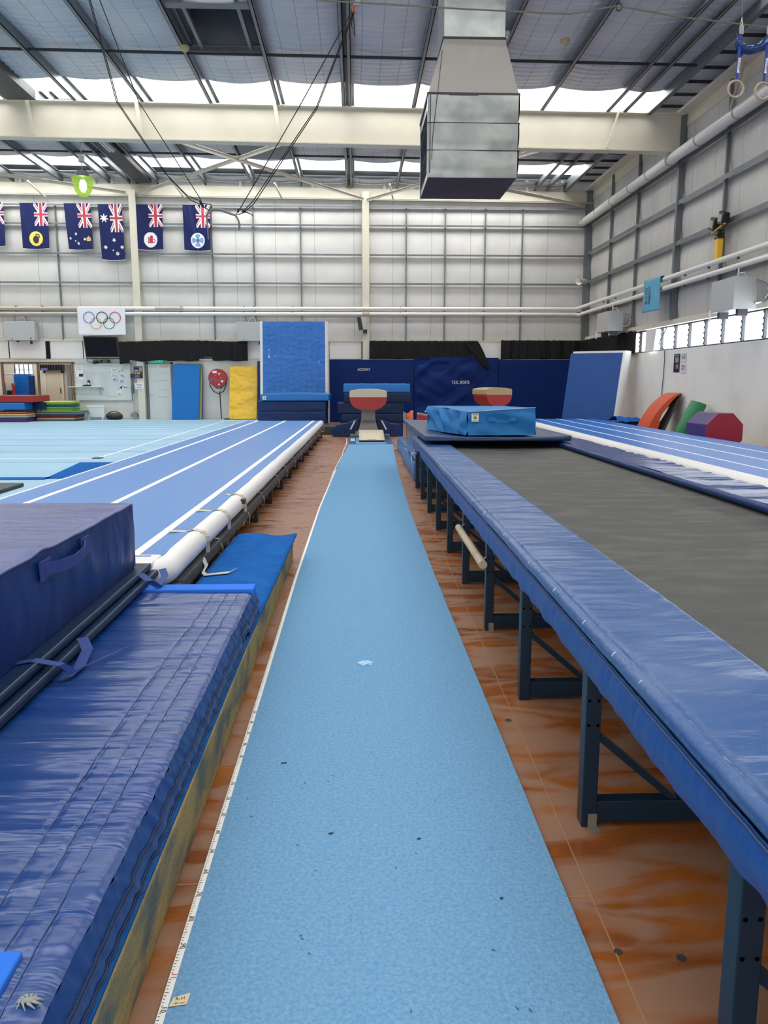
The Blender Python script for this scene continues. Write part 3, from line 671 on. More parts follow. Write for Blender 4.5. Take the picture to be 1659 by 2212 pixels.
# ================================================================== TRAMPOLINE TRACK (right)
st = lambda x, y, z: (x + .0107 * y, y, z)
tt = thing('trampoline_track', 'long raised trampoline track with dark grey bed on petrol blue steel posts', 'trampoline', (1.6, 6, 0))
PY = [1.27, 2.27, 3.277, 4.275, 5.317, 6.334, 7.35, 8.38, 9.38, 10.39]
for y in PY:
    q = MB(st); q.box(.68, .728, y, y + .055, 0, .66).build('post', M_FRAME, tt, .003)
    q = MB(st); q.box(2.54, 2.60, y, y + .055, 0, .66).build('post', M_FRAME, tt, .003)
    MB(st).box(.728, 2.54, y + .003, y + .05, .012, .085).build('base_rail', M_FRAME, tt, .003)
    MB(st).beam((.725, y + .027, .30), (.98, y + .027, .08), .022, .034, (0, 1, 0)).build('brace', M_FRAME, tt)
    MB(st).beam((2.545, y + .027, .30), (2.29, y + .027, .08), .022, .034, (0, 1, 0)).build('brace', M_FRAME, tt)
    q = MB(st)
    for zz in (.34, .42):
        for xx in (.690, .718): q.cyl((xx, y - .001, zz), (xx, y - .0005, zz), .0048, 10)
    if y < 5: q.build('bolt_hole', mat('hole_black', (.002, .002, .002), 1, spec=0.), tt)
MB(st).box(.69, .74, .2, 10.5, .58, .655).build('side_rail', M_FRAME, tt)
MB(st).box(2.54, 2.6, .2, 10.5, .58, .655).build('side_rail', M_FRAME, tt)
for y in (2.27, 4.275):
    q = MB(st); q.box(.700, .728, y - .004, y, .001, .045).box(.700, .732, y - .035, y, .001, .005).cyl((.707, y - .006, .033), (.707, y - .002, .033), .004, 8).cyl((.721, y - .006, .018), (.721, y - .002, .018), .004, 8)
    q.build('floor_bracket', mat('worn_bracket', (.28, .26, .21), .45, metal=.5), tt)
MB(st).grid(lambda u, v: (.93 + 1.36 * u, .2 + 10.4 * v, .655 - .012 * math.sin(PI * u)), 10, 60).build('jumping_bed', M_BED, tt, fix=False)
def padtop(u, v):
    y = .15 + 10.25 * v; x = .67 + .325 * u
    s = .005 * nz(x * 3, y * 6, 1) + .005 * nz(x * 2, y * 2.2, 5) + .003 * nz(x * 5 + y, y * 20, 2) - .004 * abs(nz(x * 2.5 + y * .6, y * 9, 12)); s *= min(1, (1 - u) * 8 + .15)
    lip = -.028 * max(0, (.06 - u) / .06) ** 2 - .02 * max(0, (u - .93) / .07) ** 2
    return (x, y, .695 + s + lip)
MB(st).grid(padtop, 44, 700).build('left_frame_pad', M_PAD, tt, fix=False)
def padroll(u, v):
    y = .15 + 10.25 * v; a = PI * (-.1 + 1.15 * u); r = .024 + .002 * nz(y * 6, 0, 3)
    return (.668 - r * math.sin(a) * 1.0, y, .668 + r * math.cos(a) + .004 * nz(.7, y * 2.2, 5))
MB(st).grid(padroll, 12, 500).build('pad_roll', M_PAD, tt, fix=False)
def hem(u, v):
    y = .15 + 10.25 * v; lift = .05 * math.exp(-((y - 9.3) / .25) ** 2)
    z = .645 - (.105 + .006 * nz(y * 2, 3) - lift) * u
    return (.652 - .012 * math.sin(PI * u) + .010 * u * nz(y * 9, z * 4, 6) + .003 * nz(y * 30, z * 8), y, z)
MB(st).grid(hem, 12, 620).build('pad_hem', mat('hem_vinyl', (.010, .065, .27), .4, bump=(14, (1, 2, .5), .3), spec=.35), tt, fix=False)
q = MB(st); q.tube([Vector(hem(.06, i / 260)) - Vector((.003, 0, 0)) for i in range(261)], .0025, 5); q.build('hem_seam', mat('hem_seam', (.05, .08, .16), .7), tt)
def padr(u, v):
    y = .15 + 10.3 * v; x = 2.255 + .41 * u
    s = .014 * nz(x * 1.6 + y * .8, y * 5, 1) + .008 * nz(x * 3 + y, y * 16, 2) * u
    return (x, y, .715 + s - .03 * max(0, (u - .9) / .1))
MB(st).grid(padr, 40, 600).build('right_frame_pad', mat('right_pad_vinyl', (.016, .04, .17), .27, bump=(2.0, (.9, 3, 1), .9, 5), spec=.5), tt, fix=False)
q = MB(st); q.tube([(2.26, .15 + 10.3 * i / 200, .69) for i in range(201)], [.026 + .002 * nz(i * .9, 1) for i in range(201)], 12); q.build('pad_roll', M_NAVY, tt)
q = MB(st)
for y in (3.02, 2.6, 2.23, 1.95, 3.6, 1.75, 4.2): MB(st).tube([(.655, y, .690), (.650, y + .003, .684), (.647, y + .004, .677)], .0016, 5).build('split_stitch', M_PAPER, tt)
q = MB()
for y in (9.2, 9.25): q.box(1.06, 1.13, y, y + .03, .672, .674).box(2.28, 2.36, y, y + .03, .672, .674)
q.build('bed_tab', M_CARPB, tt)
o = MB().tube([(.698, 4.22, .395), (.710, 5.36, .395)], .024, 14).build('wooden_bar', mat('pale_wood', (.50, .42, .30), .6, mix=((.35, .25, .15), 3, (1, 1, 1), .5, .7)))
tag(o, 'short pale wooden bar tied along the outside of the trampoline posts', 'bar')
q = MB(); q.tube([(.712, 4.27, .42), (.75, 4.3, .43), (.76, 4.33, .40), (.72, 4.28, .38)], .004, 5).tube([(.73, 5.3, .42), (.765, 5.34, .43), (.765, 5.34, .40)], .004, 5); q.build('tie', M_WEB, o)
q = MB(); 
for dz in (0, .012): q.tube([(.775 + .04 * math.cos(a), 10.42 + .04 * math.sin(a), .46 + dz) for a in [2 * PI * k / 12 for k in range(12)]], .007, 6, closed=True)
q.tube([(.74, 10.39, .46), (.735, 10.37, .38), (.742, 10.36, .34)], .006, 5)
tag(q.build('rope_tie', M_WEB), 'cream rope knotted round the farthest trampoline post', 'rope')

def slab(name, label, cat, x0, x1, y0, y1, z0, z1, m, group=None, bevel=.03, xf=None, parent=None, sag=0.0):
    """an upholstered block: rounded edges, faces that give a little"""
    q = MB(xf); n = 10
    def P(x, y, z): return (x, y, z)
    lx, ly, lz = x1 - x0, y1 - y0, z1 - z0
    nx, ny, nz_ = max(3, min(24, int(lx / .12))), max(3, min(40, int(ly / .12))), max(3, min(14, int(lz / .06)))
    def d(x, y, z, ax):
        w = .012 * nz(x * 2.1 + 3, y * 2.1, z * 2.1) + .006 * nz(x * 6, y * 6, z * 6 + 4)
        top = -sag * math.sin(PI * (x - x0) / lx) * (z - z0) / lz
        return (x + (w if ax == 0 else 0), y + (w if ax == 1 else 0), z + (w if ax == 2 else 0) + top)
    def edge(u): return min(u, 1 - u) > 1e-6
    for ax, c0, c1 in ((2, z0, z1), (1, y0, y1), (0, x0, x1)):
        for c in (c0, c1):
            if ax == 2: q.grid(lambda u, v, c=c: d(x0 + lx * u, y0 + ly * v, c, 2 if edge(u) and edge(v) else 9), nx, ny)
            elif ax == 1: q.grid(lambda u, v, c=c: d(x0 + lx * u, c, z0 + lz * v, 1 if edge(u) and edge(v) else 9), nx, nz_)
            else: q.grid(lambda u, v, c=c: d(c, y0 + ly * u, z0 + lz * v, 0 if edge(u) and edge(v) else 9), ny, nz_)
    o = q.build(name, m, parent, fix=False)
    import bmesh
    bm = bmesh.new(); bm.from_mesh(o.data); bmesh.ops.remove_doubles(bm, verts=bm.verts, dist=.0008); bmesh.ops.recalc_face_normals(bm, faces=bm.faces)
    for f in bm.faces: f.smooth = True
    bm.to_mesh(o.data); bm.free()
    if bevel:
        b = o.modifiers.new('edge', 'BEVEL'); b.width = bevel * .5; b.segments = 3; b.limit_method = 'ANGLE'; b.angle_limit = 1.0
    if parent is None: tag(o, label, cat, group)
    return o
# mats stacked at the far end of the trampoline
slab('block_mat', 'long low navy mat on the floor beside the farthest trampoline posts', 'mat', .83, 1.5, 11.2, 14.0, 0, .26, M_PAD, 'low navy mats by the trampoline end')
slab('block_mat', 'low navy mat on the floor, farther from the camera, behind the long low one', 'mat', .87, 1.5, 14.04, 16.6, 0, .28, M_PAD, 'low navy mats by the trampoline end')
slab('block_mat', 'tall faded navy block holding up the end of the dark slab mat', 'mat', .86, 2.5, 11.02, 13.2, .28, .69, M_PAD)
MB().box(1.55, 2.5, 11.1, 13.1, 0, .26).build('support_plinth', M_DARK); tag(bpy.data.objects['support_plinth'], 'dark plinth behind the low navy mats at the trampoline end', 'plinth')
slab('slab_mat', 'dark blue slab mat laid across the trampoline under the light blue block', 'mat', .78, 2.46, 8.9, 13.0, .735, .80, mat('slate_vinyl', (.014, .04, .115), .36, bump=(4, (1, 1, 1), .8)), sag=.02)
bk = thing('block_mat', 'light blue fabric covered block mat sitting on the dark slab mat', 'mat', (1.6, 9.6, .80))
A, B_, C_ = (1.27, 8.95), (2.05, 9.0), (.92, 10.1)
q = MB(); D_ = (B_[0] + C_[0] - A[0] + .12, B_[1] + C_[1] - A[1])
def side(P, Q, n, zt0, zt1, amp):
    def fn(u, v):
        x = P[0] + (Q[0] - P[0]) * u; y = P[1] + (Q[1] - P[1]) * u; zt = zt0 + (zt1 - zt0) * u; z = .80 + (zt - .80) * v
        w = amp * math.sin(PI * v) * nz(u * n + v * 1.3, v * 1.5, P[0]) + .012 * math.sin(PI * v)
        dx, dy = (Q[1] - P[1]), -(Q[0] - P[0]); L_ = math.hypot(dx, dy)
        fl = .02 * (1 - v) ** 3
        return (x + dx / L_ * (w + fl), y + dy / L_ * (w + fl), z)
    return fn
q.grid(side(A, B_, 3, 1.065, 1.11, .05), 40, 16).grid(side(C_, A, 6, 1.10, 1.065, .11), 40, 16).grid(side(B_, D_, 4, 1.11, 1.10, .04), 20, 12).grid(side(D_, C_, 4, 1.10, 1.10, .03), 20, 12)
q.grid(lambda u, v: (A[0] + (B_[0] - A[0]) * u + (C_[0] - A[0]) * v * (1) + .12 * u * v, A[1] + (B_[1] - A[1]) * u + (C_[1] - A[1]) * v, 1.065 + .045 * u + .035 * v * (1 - u) - .015 * u * v + .015 * nz(u * 3, v * 3)), 24, 24)
q.build('cover', M_SKYV2, bk, fix=False)
q = MB(); q.tube([(A[0] + (B_[0] - A[0]) * t_, A[1] + (B_[1] - A[1]) * t_ - .012, 1.065 + .045 * t_) for t_ in [k / 20 for k in range(21)]], .006, 6); q.build('piping', mat('pale_piping', (.25, .42, .62), .5), bk)
MB().box(1.31, 1.39, 8.915, 8.925, .955, 1.045).build('maker_label', mat('label_cream', (.72, .72, .62), .6), bk)
MB().cyl((1.35, 8.914, 1.0), (1.35, 8.912, 1.0), .018, 12).box(1.32, 1.38, 8.911, 8.914, 1.03, 1.038).box(1.325, 1.335, 8.911, 8.914, .962, .97).box(1.345, 1.355, 8.911, 8.914, .962, .97).box(1.365, 1.375, 8.911, 8.914, .962, .97).build('label_print', mat('label_olive', (.22, .20, .04), .6), bk)
ribbon([(1.56, 8.935, .975), (1.60, 8.90, .962), (1.66, 8.895, .958), (1.72, 8.90, .962), (1.76, 8.94, .98)], .03, 'handle', M_SKYV2, bk, (0, 0, 1))
for a_ in (1.50, 1.74): MB().box(a_, a_ + .08, 8.918, 8.932, .958, 1.005).build('handle_patch', M_SKYV2, bk)
# things glimpsed between vault and trampoline
o = thing('balance_post', 'worn timber upright post left of the orange curved panel', 'post', (1.0, 16, 0))
MB().box(.975, 1.015, 15.97, 16.03, 0, .80).build('post_board', mat('worn_timber', (.36, .27, .16), .7, mix=((.1, .07, .04), 4, (1, 1, 1), .5, .7)), o, .004)
MB().box(.965, .975, 15.96, 16.04, .3, .82).build('metal_edge', M_CHROME, o)
q = MB(); q.grid(lambda u, v: (1.03 + .14 * u, 16.05 - .05 * math.sin(PI * u), .08 + (.70 + .06 * u) * v), 12, 4); q2 = q.build('orange_pad', mat('orange_vinyl', (.62, .10, .025), .4), fix=False)
s_ = q2.modifiers.new('t', 'SOLIDIFY'); s_.thickness = .05; tag(q2, 'small orange curved padded panel between the vault and the trampoline', 'panel')
o = thing('box_pad', 'small red pad with a worn grey top behind the trampoline end', 'pad', (1.6, 17.2, 0))
MB().prism([(1.33, .0), (1.95, .0), (1.95, .60), (1.35, .72)], 17.0, 17.5).build('pad_body', M_RED, o, .01)
MB().prism([(1.35, .722), (1.95, .602), (1.95, .63), (1.37, .75)], 17.0, 17.5).build('worn_top', mat('worn_grey', (.30, .25, .21), .8), o)
MB().box(1.5, 2.0, 17.1, 17.16, .77, .80).build('white_strip', M_PAPER, o)

# ================================================================== VAULT
bm_ = thing('springboard_base_mat', 'light and dark blue base mat under the springboard at the runway end', 'mat', (.35, 19, 0))
MB().box(-.15, .86, 17.98, 20.1, 0, .025).build('light_carpet', M_RUN, bm_)
for x0, x1 in ((-.15, .0), (.70, .86)): MB().box(x0, x1, 17.99, 20.05, .025, .032).build('dark_square', mat('deep_blue', (.012, .05, .2), .8), bm_)
MB().box(-.13, -.02, 18.7, 19.6, .032, .036).build('pale_patch', MATS['spring_floor_blue'], bm_)
sb = thing('springboard', 'cream topped springboard at the end of the runway', 'springboard', (.37, 19, .03))
def sbt(u, v): y = 18.42 + 1.2 * v; return (.075 + .6 * u + (.01 if 0 else 0), y, .075 + .17 * math.sin(v * PI * .42) / math.sin(PI * .42))
q = MB(); q.grid(sbt, 4, 16); o = q.build('top_board', M_TAN, sb, fix=False); s_ = o.modifiers.new('t', 'SOLIDIFY'); s_.thickness = .03; s_.offset = -1
MB().box(.075, .675, 18.40, 18.43, .03, .07).build('front_edge', M_BLACK, sb)
MB().box(.08, .67, 18.42, 19.6, .035, .055).build('bottom_board', M_WOODP, sb)
MB().box(.27, .47, 18.425, 18.5, .082, .096).build('yellow_label', mat('label_yellow', (.75, .52, .08), .5), sb)
q = MB()
for x in (.17, .58):
    for y in (19.25, 19.4): q.tube([(x + .03 * math.cos(a), y + .03 * math.sin(a), .055 + .15 * a / (8 * PI)) for a in [8 * PI * k / 40 for k in range(41)]], .005, 5)
q.build('spring', M_DARK, sb)
for x, lb in ((-.14, 'grey sponge block left of the springboard'), (.70, 'cream and grey block right of the springboard')):
    tag(MB().box(x, x + .14, 19.62, 19.8, .032, .13).build('grip_block', mat('grey_sponge', (.12, .13, .14), .8), bevel=.01), lb, 'block')
def vault(name, label, cx_, cy, zt, w, ln, rot, column=True, topm=None):
    t = thing(name, label, 'vault', (cx_, cy, 0))
    def T(x, y, z):
        c, s = math.cos(rot), math.sin(rot); return (cx_ + x * c - y * s, cy + x * s + y * c, z)
    hw = w / 2
    # cross-section of the tongue, seen from the runway
    low = [(-hw, zt - .21), (-hw + .01, zt - .30), (-hw + .06, zt - .40), (-hw + .14, zt - .47), (-hw + .27, zt - .525), (hw - .27, zt - .525), (hw - .14, zt - .47), (hw - .06, zt - .40), (hw - .01, zt - .30), (hw, zt - .21)]
    up = [(hw, zt - .205), (hw, zt - .07), (hw - .02, zt - .04), (hw * .5, zt - .01), (0, zt), (-hw * .5, zt - .01), (-hw + .02, zt - .04), (-hw, zt - .07), (-hw, zt - .205)]
    MB(T).prism(low, 0, ln * .8).prism([(x * .9, z) for x, z in low], ln * .8, ln).build('padded_body', M_RED, t, .02, 3)
    MB(T).prism(up, 0, ln).build('padded_top', topm or M_TAN, t, .02, 3)
    if column:
        pr = [(.05, zt - .5), (.05, zt - .50)]
        q = MB(T)
        zs = [0, .06, .12, .22, .34, .46, zt - .5]; ws = [.36, .34, .30, .245, .205, .18, .175]
        vs = []
        for z, w2 in zip(zs, ws): vs += [(-w2, .25 - w2 * .3, z), (w2, .25 - w2 * .3, z), (w2, .6 + w2 * .4, z), (-w2, .6 + w2 * .4, z)]
        q.add(vs, [(4 * i + a, 4 * i + (a + 1) % 4, 4 * i + 4 + (a + 1) % 4, 4 * i + 4 + a) for i in range(6) for a in range(4)], True)
        q.build('column', mat('column_grey', (.21, .20, .19), .45), t, .01)
        MB(T).box(-.45, .45, .1, 1.1, 0, .05).build('foot_plate', M_DARK, t, .01)
    return t
va = vault('vault_table', 'red vault with a cream top and grey column straight ahead at the runway end', .32, 20.2, 1.24, .95, 1.15, -.02)
text('SPIETH', .115, facing_y(.325, 20.355, .41), M_BLACK, 'lettering', va, .003, .95)
vb = vault('vault_table', 'second red vault with a tan top behind the light blue block mat', 4.0, 22.0, 1.27, .76, 1.05, .24, True, mat('worn_tan_leather', (.42, .31, .17), .5))
for sgn, lb in ((-1, 'navy base pad with a white strap left of the vault column'), (1, 'navy base pad with a white strap right of the vault column')):
    f = lambda x, y, z, s=sgn: (.33 + s * (x), y, z)
    q = MB(f); q.prism([(.38, .02), (.6, .02), (.93, .0), (.97, .16), (.82, .30), (.58, .34), (.36, .42), (.25, .45), (.29, .25)], 20.75, 21.25, 'y')
    o = q.build('base_pad', M_NAVY, bevel=.04, seg=3); tag(o, lb, 'pad', 'pads round the vault base')
    MB(f).beam((.35, 20.735, .42), (.47, 20.735, .19), .04, .012, (0, 1, 0)).build('strap', M_PAPER, o)
# pile behind the vault
for x0, x1, z0, z1, m_, lb in ((-.45, 1.45, .02, .24, M_NAVY2, 'navy mat at the very bottom of the stack behind the vault'), (-.43, 1.42, .25, .49, M_NAVY2, 'navy mat second from the bottom of the stack behind the vault'),
                               (-.54, 1.42, .50, .805, M_NAVY2, 'dark navy mat in the middle of the stack behind the vault'), (-.345, 1.64, .815, 1.11, M_NAVY2, 'dark teal navy mat just under the light blue one behind the vault'),
                               (-.355, 1.61, 1.12, 1.37, M_SKYV, 'light blue mat on top of the stack behind the vault')):
    slab('crash_mat', lb, 'mat', x0, x1, 23.5, 25.6, z0, z1, m_, 'mats stacked behind the vault')
tag(MB().box(-1.1, -.2, 21.6, 23.3, 0, .22).build('landing_platform', M_DARK, bevel=.01), 'low dark platform between the left track and the vault pads', 'platform')
# left pile at the end of the track
for x0, x1, z0, z1, m_, lb in ((-2.87, -.88, .0, .57, M_NAVY, 'navy mat at the bottom of the stack at the end of the left track'), (-2.88, -.87, .575, .87, M_NAVY, 'wrinkled navy mat in the middle of the stack at the end of the left track')):
    slab('crash_mat', lb, 'mat', x0, x1, 23.3, 25.4, z0, z1, m_, 'mats at the end of the left track')
o = slab('crash_mat', 'light blue mat on top of the stack below the tall upright mat', 'mat', -2.77, -.78, 23.25, 25.45, .88, 1.07, M_SKYV, 'mats at the end of the left track', sag=-.03)
MB().box(-2.70, -2.60, 23.225, 23.235, .91, 1.02).build('maker_label', MATS['label_cream'], o)
MB().box(-2.665, -2.635, 23.215, 23.225, .94, .99).build('label_print', MATS['label_olive'], o)
# upright crash mats
def upright(name, label, p0, w, h, th, lean, yaw, face, white, quilt=0, shear=0., sx=.10, left=0.):
    """p0 = front bottom left corner; leans back by `lean`, sideways by `shear`"""
    t = thing(name, label, 'mat', p0)
    Rm = Matrix.Rotation(yaw, 3, 'Z') @ Matrix.Rotation(-lean, 3, 'X'); P0 = Vector(p0)
    def T(x, y, z):
        q = Rm @ Vector((x, y, z)); return P0 + Vector((q.x + shear * z, q.y, q.z))
    r = th / 2; n = 8
    out = [(w + sx * math.cos(-PI / 2 + PI * k / n), r + r * math.sin(-PI / 2 + PI * k / n)) for k in range(n + 1)]
    out += [(sx * math.cos(PI / 2 + PI * k / n), r + r * math.sin(PI / 2 + PI * k / n)) for k in range(n + 1)]
    MB(T).prism(out, 0, h, 'z').build('white_side', white, t, .05, 4)
    def fc(u, v):
        x = .01 - left + (w - .02 + left) * u; z = .01 + (h - .02 - (.05 if left else 0)) * v; y = -.012
        if quilt:
            y -= .016 * abs(math.sin(PI * u * quilt)) ** .7 * min(1, (1 - v) * 14 + .3) + .014 * nz(u * 14, v * 38) + .02 * nz(u * 4, v * 5, 3)
        else: y -= .012 * math.sin(PI * u) * math.sin(PI * v)
        return T(x, y, z)
    MB().grid(fc, 140 if quilt else 10, 110 if quilt else 10).build('blue_face', face, t, fix=False)
    return t
upright('upright_crash_mat', 'tall light blue upright crash mat with white sides behind the left stack', (-3.06, 26.2, .02), 2.07, 3.42, .42, math.atan2(.5, 3.4), 0, M_AIRB, M_AIRW, 10)
upright('leaning_air_mat', 'deep blue air mat with a fat white edge leaning in the right corner', (6.42, 24.0, .0), 1.42, 2.34, .5, .06, -.58, mat('deep_air_blue', (.004, .075, .30), .45, mix=((.005, .065, .27), 2, (1, 1, 1), .4, .7)), M_AIRW, 0, .085, .16, .165)

# ================================================================== RIGHT TRACK
s3 = lambda x, y, z: (x + .028 * y, y, z)
t = thing('air_track', 'blue air track with three white lines along the right wall side', 'air track', (5.7, 15, 0))
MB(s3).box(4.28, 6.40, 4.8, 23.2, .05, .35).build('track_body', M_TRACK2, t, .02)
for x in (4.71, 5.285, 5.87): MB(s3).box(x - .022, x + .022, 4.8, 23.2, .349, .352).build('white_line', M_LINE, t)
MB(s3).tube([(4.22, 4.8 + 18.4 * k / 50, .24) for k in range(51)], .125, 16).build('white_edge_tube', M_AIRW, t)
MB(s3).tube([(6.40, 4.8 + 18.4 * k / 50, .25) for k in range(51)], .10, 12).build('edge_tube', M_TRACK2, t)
MB(s3).box(4.3, 6.5, 4.9, 23.1, .0, .06).build('under_mat', M_DARK, t)

# wall pads on the back wall
wp = []
for x0, x1, z1, nm_, lb, amp in ((-.93, 2.09, 2.22, 'ACROMAT', 'smooth navy wall pad with small lettering behind the vault', .010), (2.11, 5.14, 2.29, 'T.K.K. SPORTS', 'wrinkled navy wall pad with white lettering in the middle of the back wall', .05), (5.16, 8.2, 2.22, '', 'plain navy wall pad in the right corner of the back wall', .010)):
    t = thing('wall_pad', lb, 'wall pad', ((x0 + x1) / 2, 28.7, .0), 'navy pads along the back wall')
    def fn(u, v, x0=x0, x1=x1, z1=z1, amp=amp):
        x = x0 + (x1 - x0) * u; z = .02 + (z1 - .02) * v; e = min(1, 12 * min(u, 1 - u, v, 1 - v))
        if amp > .02: w = amp * (math.sin(7.5 * ((z - 2.3) - .55 * (x - x0) ** .8 + .5 * nz(x * .8, z))) * .5 + nz(x * 1.2 + z * 2, z * 2.4 + x)) * max(0, 1 - u * .9) ** .6 + .02 * nz(x * 3 - z * 3, z)
        else: w = amp * nz(x * 1.6, z * .7)
        return (x, 28.62 - w * e, z)
    MB().grid(fn, 70, 60).build('padded_face', M_WALLPAD, t, fix=False)
    MB().box(x0, x1, 28.64, 28.9, .0, z1).build('pad_core', M_WALLPAD, t, .01)
    if nm_ == 'ACROMAT': text(nm_, .13, facing_y(.30, 28.60, 1.865), M_PAPER, 'lettering', t, .003, .72)
    elif nm_: text(nm_, .165, facing_y(3.77, 28.55, 1.41), M_PAPER, 'lettering', t, .003, .62)

# ================================================================== BACK WALL THINGS
def cloth(name, label, cat, pts_fn, nu, nv, m, group=None):
    q = MB(); q.grid(pts_fn, nu, nv); o = q.build(name, m, fix=False); tag(o, label, cat, group)
    s_ = o.modifiers.new('t', 'SOLIDIFY'); s_.thickness = .006; return o
def curtain(x0, x1, ztop, zbot_fn, seed, y0=28.66):
    def fn(u, v):
        x = x0 + (x1 - x0) * u; zt = ztop(u) + .015 * nz(u * 30, seed); zb = zbot_fn(u)
        z = zb + (zt - zb) * v; w = .05 * nz(x * 5.5, z * .6, seed) + .02 * nz(x * 15, z, seed)
        return (x, y0 - .03 + w, z)
    return fn
cloth('curtain', 'black curtain gathered over the window between the television and the upright mat', 'curtain', curtain(-8.33, -3.82, lambda u: 2.82 + .06 * math.sin(PI * u), lambda u: 2.17 + .07 * nz(u * 8, 1) + (.16 if .62 < u < .72 else 0) - (.12 if u < .08 else 0), 1), 160, 14, M_BCLOTH, 'black curtains')
def zb2(u): return 2.27 if u < .84 else 2.27 - .0 * u
cloth('curtain', 'black curtain above the two left wall pads, its right end hanging loose', 'curtain', curtain(.50, 4.15, lambda u: 2.88, lambda u: 2.24 + .02 * nz(u * 9, 2), 2), 130, 14, M_BCLOTH, 'black curtains')
def tail(u, v):
    x0, x1 = 3.9 + .75 * (1 - v) ** 1.2, 4.35 + .52 * (1 - v) ** .8
    if v < .25: x1 = x1 - .1 * (.25 - v) * 4; x0 += .12 * (.25 - v) * 4
    return (x0 + (x1 - x0) * u, 28.56 + .04 * nz(u * 4, v * 3) , 1.84 + 1.04 * v)
cloth('curtain', 'loose black curtain end hanging down over the lettered wall pad', 'curtain', tail, 20, 24, M_BCLOTH, 'black curtains')
cloth('curtain', 'black curtain above the right wall pad up to the corner', 'curtain', curtain(5.22, 8.3, lambda u: 2.90, lambda u: 2.24 + .02 * nz(u * 9, 4), 5), 130, 14, M_BCLOTH, 'black curtains')
def rc(u, v):
    y = 28.7 - 5.25 * u; zt = 2.93; zb = 2.30 - .04 * u
    return (8.27 + .05 * nz(y * 5.5, v) + .02 * nz(y * 14, v), y, zb + (zt - zb) * v)
cloth('curtain', 'black curtain over the right wall window above the leaning air mat', 'curtain', rc, 160, 14, M_BCLOTH, 'black curtains')
# television
t = thing('television', 'black flat television hung above the whiteboard', 'television', (-8.93, 28.7, 2.23))
MB().prism([(-9.55, 3.02), (-8.37, 3.0), (-8.32, 2.24), (-9.49, 2.24)], 28.62, 28.70).build('casing', M_BLACK, t, .008)
MB().prism([(-9.51, 2.98), (-8.41, 2.96), (-8.37, 2.32), (-9.46, 2.32)], 28.612, 28.62).build('screen', mat('screen_black', (.002, .004, .010), .25, spec=.15), t)
MB().box(-9.48, -8.33, 28.612, 28.62, 2.28, 2.29).build('silver_trim', M_CHROME, t)
MB().box(-9.0, -8.8, 28.70, 28.9, 2.4, 2.8).build('wall_arm', M_DARK, t)
t = thing('digital_clock', 'small digital clock with green figures above the whiteboard', 'clock', (-8.92, 28.88, 2.09))
MB().box(-9.09, -8.75, 28.88, 28.95, 2.09, 2.20).build('casing', M_BLACK, t, .004)
text('2:35', .085, facing_y(-8.92, 28.876, 2.145), mat('green_led', (.0, .2, .03), .5, emit=((.05, .8, .12), .6)), 'figures', t, .001)
q = MB(); q.tube([(-9.52, 28.85, 2.25), (-9.52, 28.86, 2.15), (-9.42, 28.86, 2.10), (-9.32, 28.86, 2.11)], .008, 6).box(-9.34, -9.22, 28.86, 28.95, 2.07, 2.18).box(-9.2, -9.15, 28.88, 28.95, 2.08, 2.18)
tag(q.build('power_adaptor', M_BLACK), 'black plug pack and cable left of the digital clock', 'plug')
# whiteboard
t = thing('whiteboard', 'large whiteboard covered in faint writing and small pictures', 'whiteboard', (-9.05, 28.92, .8))
MB().box(-10.02, -8.06, 28.92, 28.95, .79, 2.07).build('board', mat('whiteboard_gloss', (.66, .70, .68), .3, mix=((.60, .66, .65), 1.5, (1, 1, 1), .4, .7)), t)
MB().box(-10.04, -10.01, 28.9, 28.95, .78, 2.08).box(-8.07, -8.04, 28.9, 28.95, .78, 2.08).box(-10.04, -8.04, 28.9, 28.95, 2.06, 2.085).box(-10.04, -8.04, 28.89, 28.95, .77, .80).build('frame', M_CHROME, t)
random.seed(11)
for nme, colr, boxes in (('green_writing', (.10, .35, .25), [(-9.78, -9.4, 1.93, 2.03, 2), (-9.15, -8.9, 1.25, 1.8, 12), (-8.75, -8.5, 1.95, 2.02, 2), (-9.1, -8.85, .95, 1.15, 3)]), ('grey_writing', (.22, .26, .28), [(-9.75, -9.3, 1.68, 1.80, 4), (-9.95, -9.6, 1.3, 1.45, 3), (-9.65, -9.4, 1.55, 1.62, 2), (-9.4, -8.9, 1.70, 1.74, 1), (-9.2, -8.75, 1.9, 2.02, 3), (-8.95, -8.6, .9, .95, 2)])):
    q = MB()
    for x0, x1, z0, z1, n_ in boxes:
        for i in range(n_):
            z = z0 + (z1 - z0) * (i + .5) / n_; x = x0
            while x < x1:
                l = random.uniform(.02, .06); q.beam((x, 28.917, z + random.uniform(-.008, .008)), (x + l, 28.917, z + random.uniform(-.008, .008)), .002, .007, (0, 1, 0)); x += l + .015
    q.build(nme, mat(nme, colr, .6), t)
pm = {'cream': mat('pic_cream', (.62, .60, .38), .6), 'blue': mat('pic_blue', (.10, .12, .42), .6), 'sky': mat('pic_sky', (.30, .42, .62), .6), 'dark': mat('pic_dark', (.05, .05, .10), .6)}
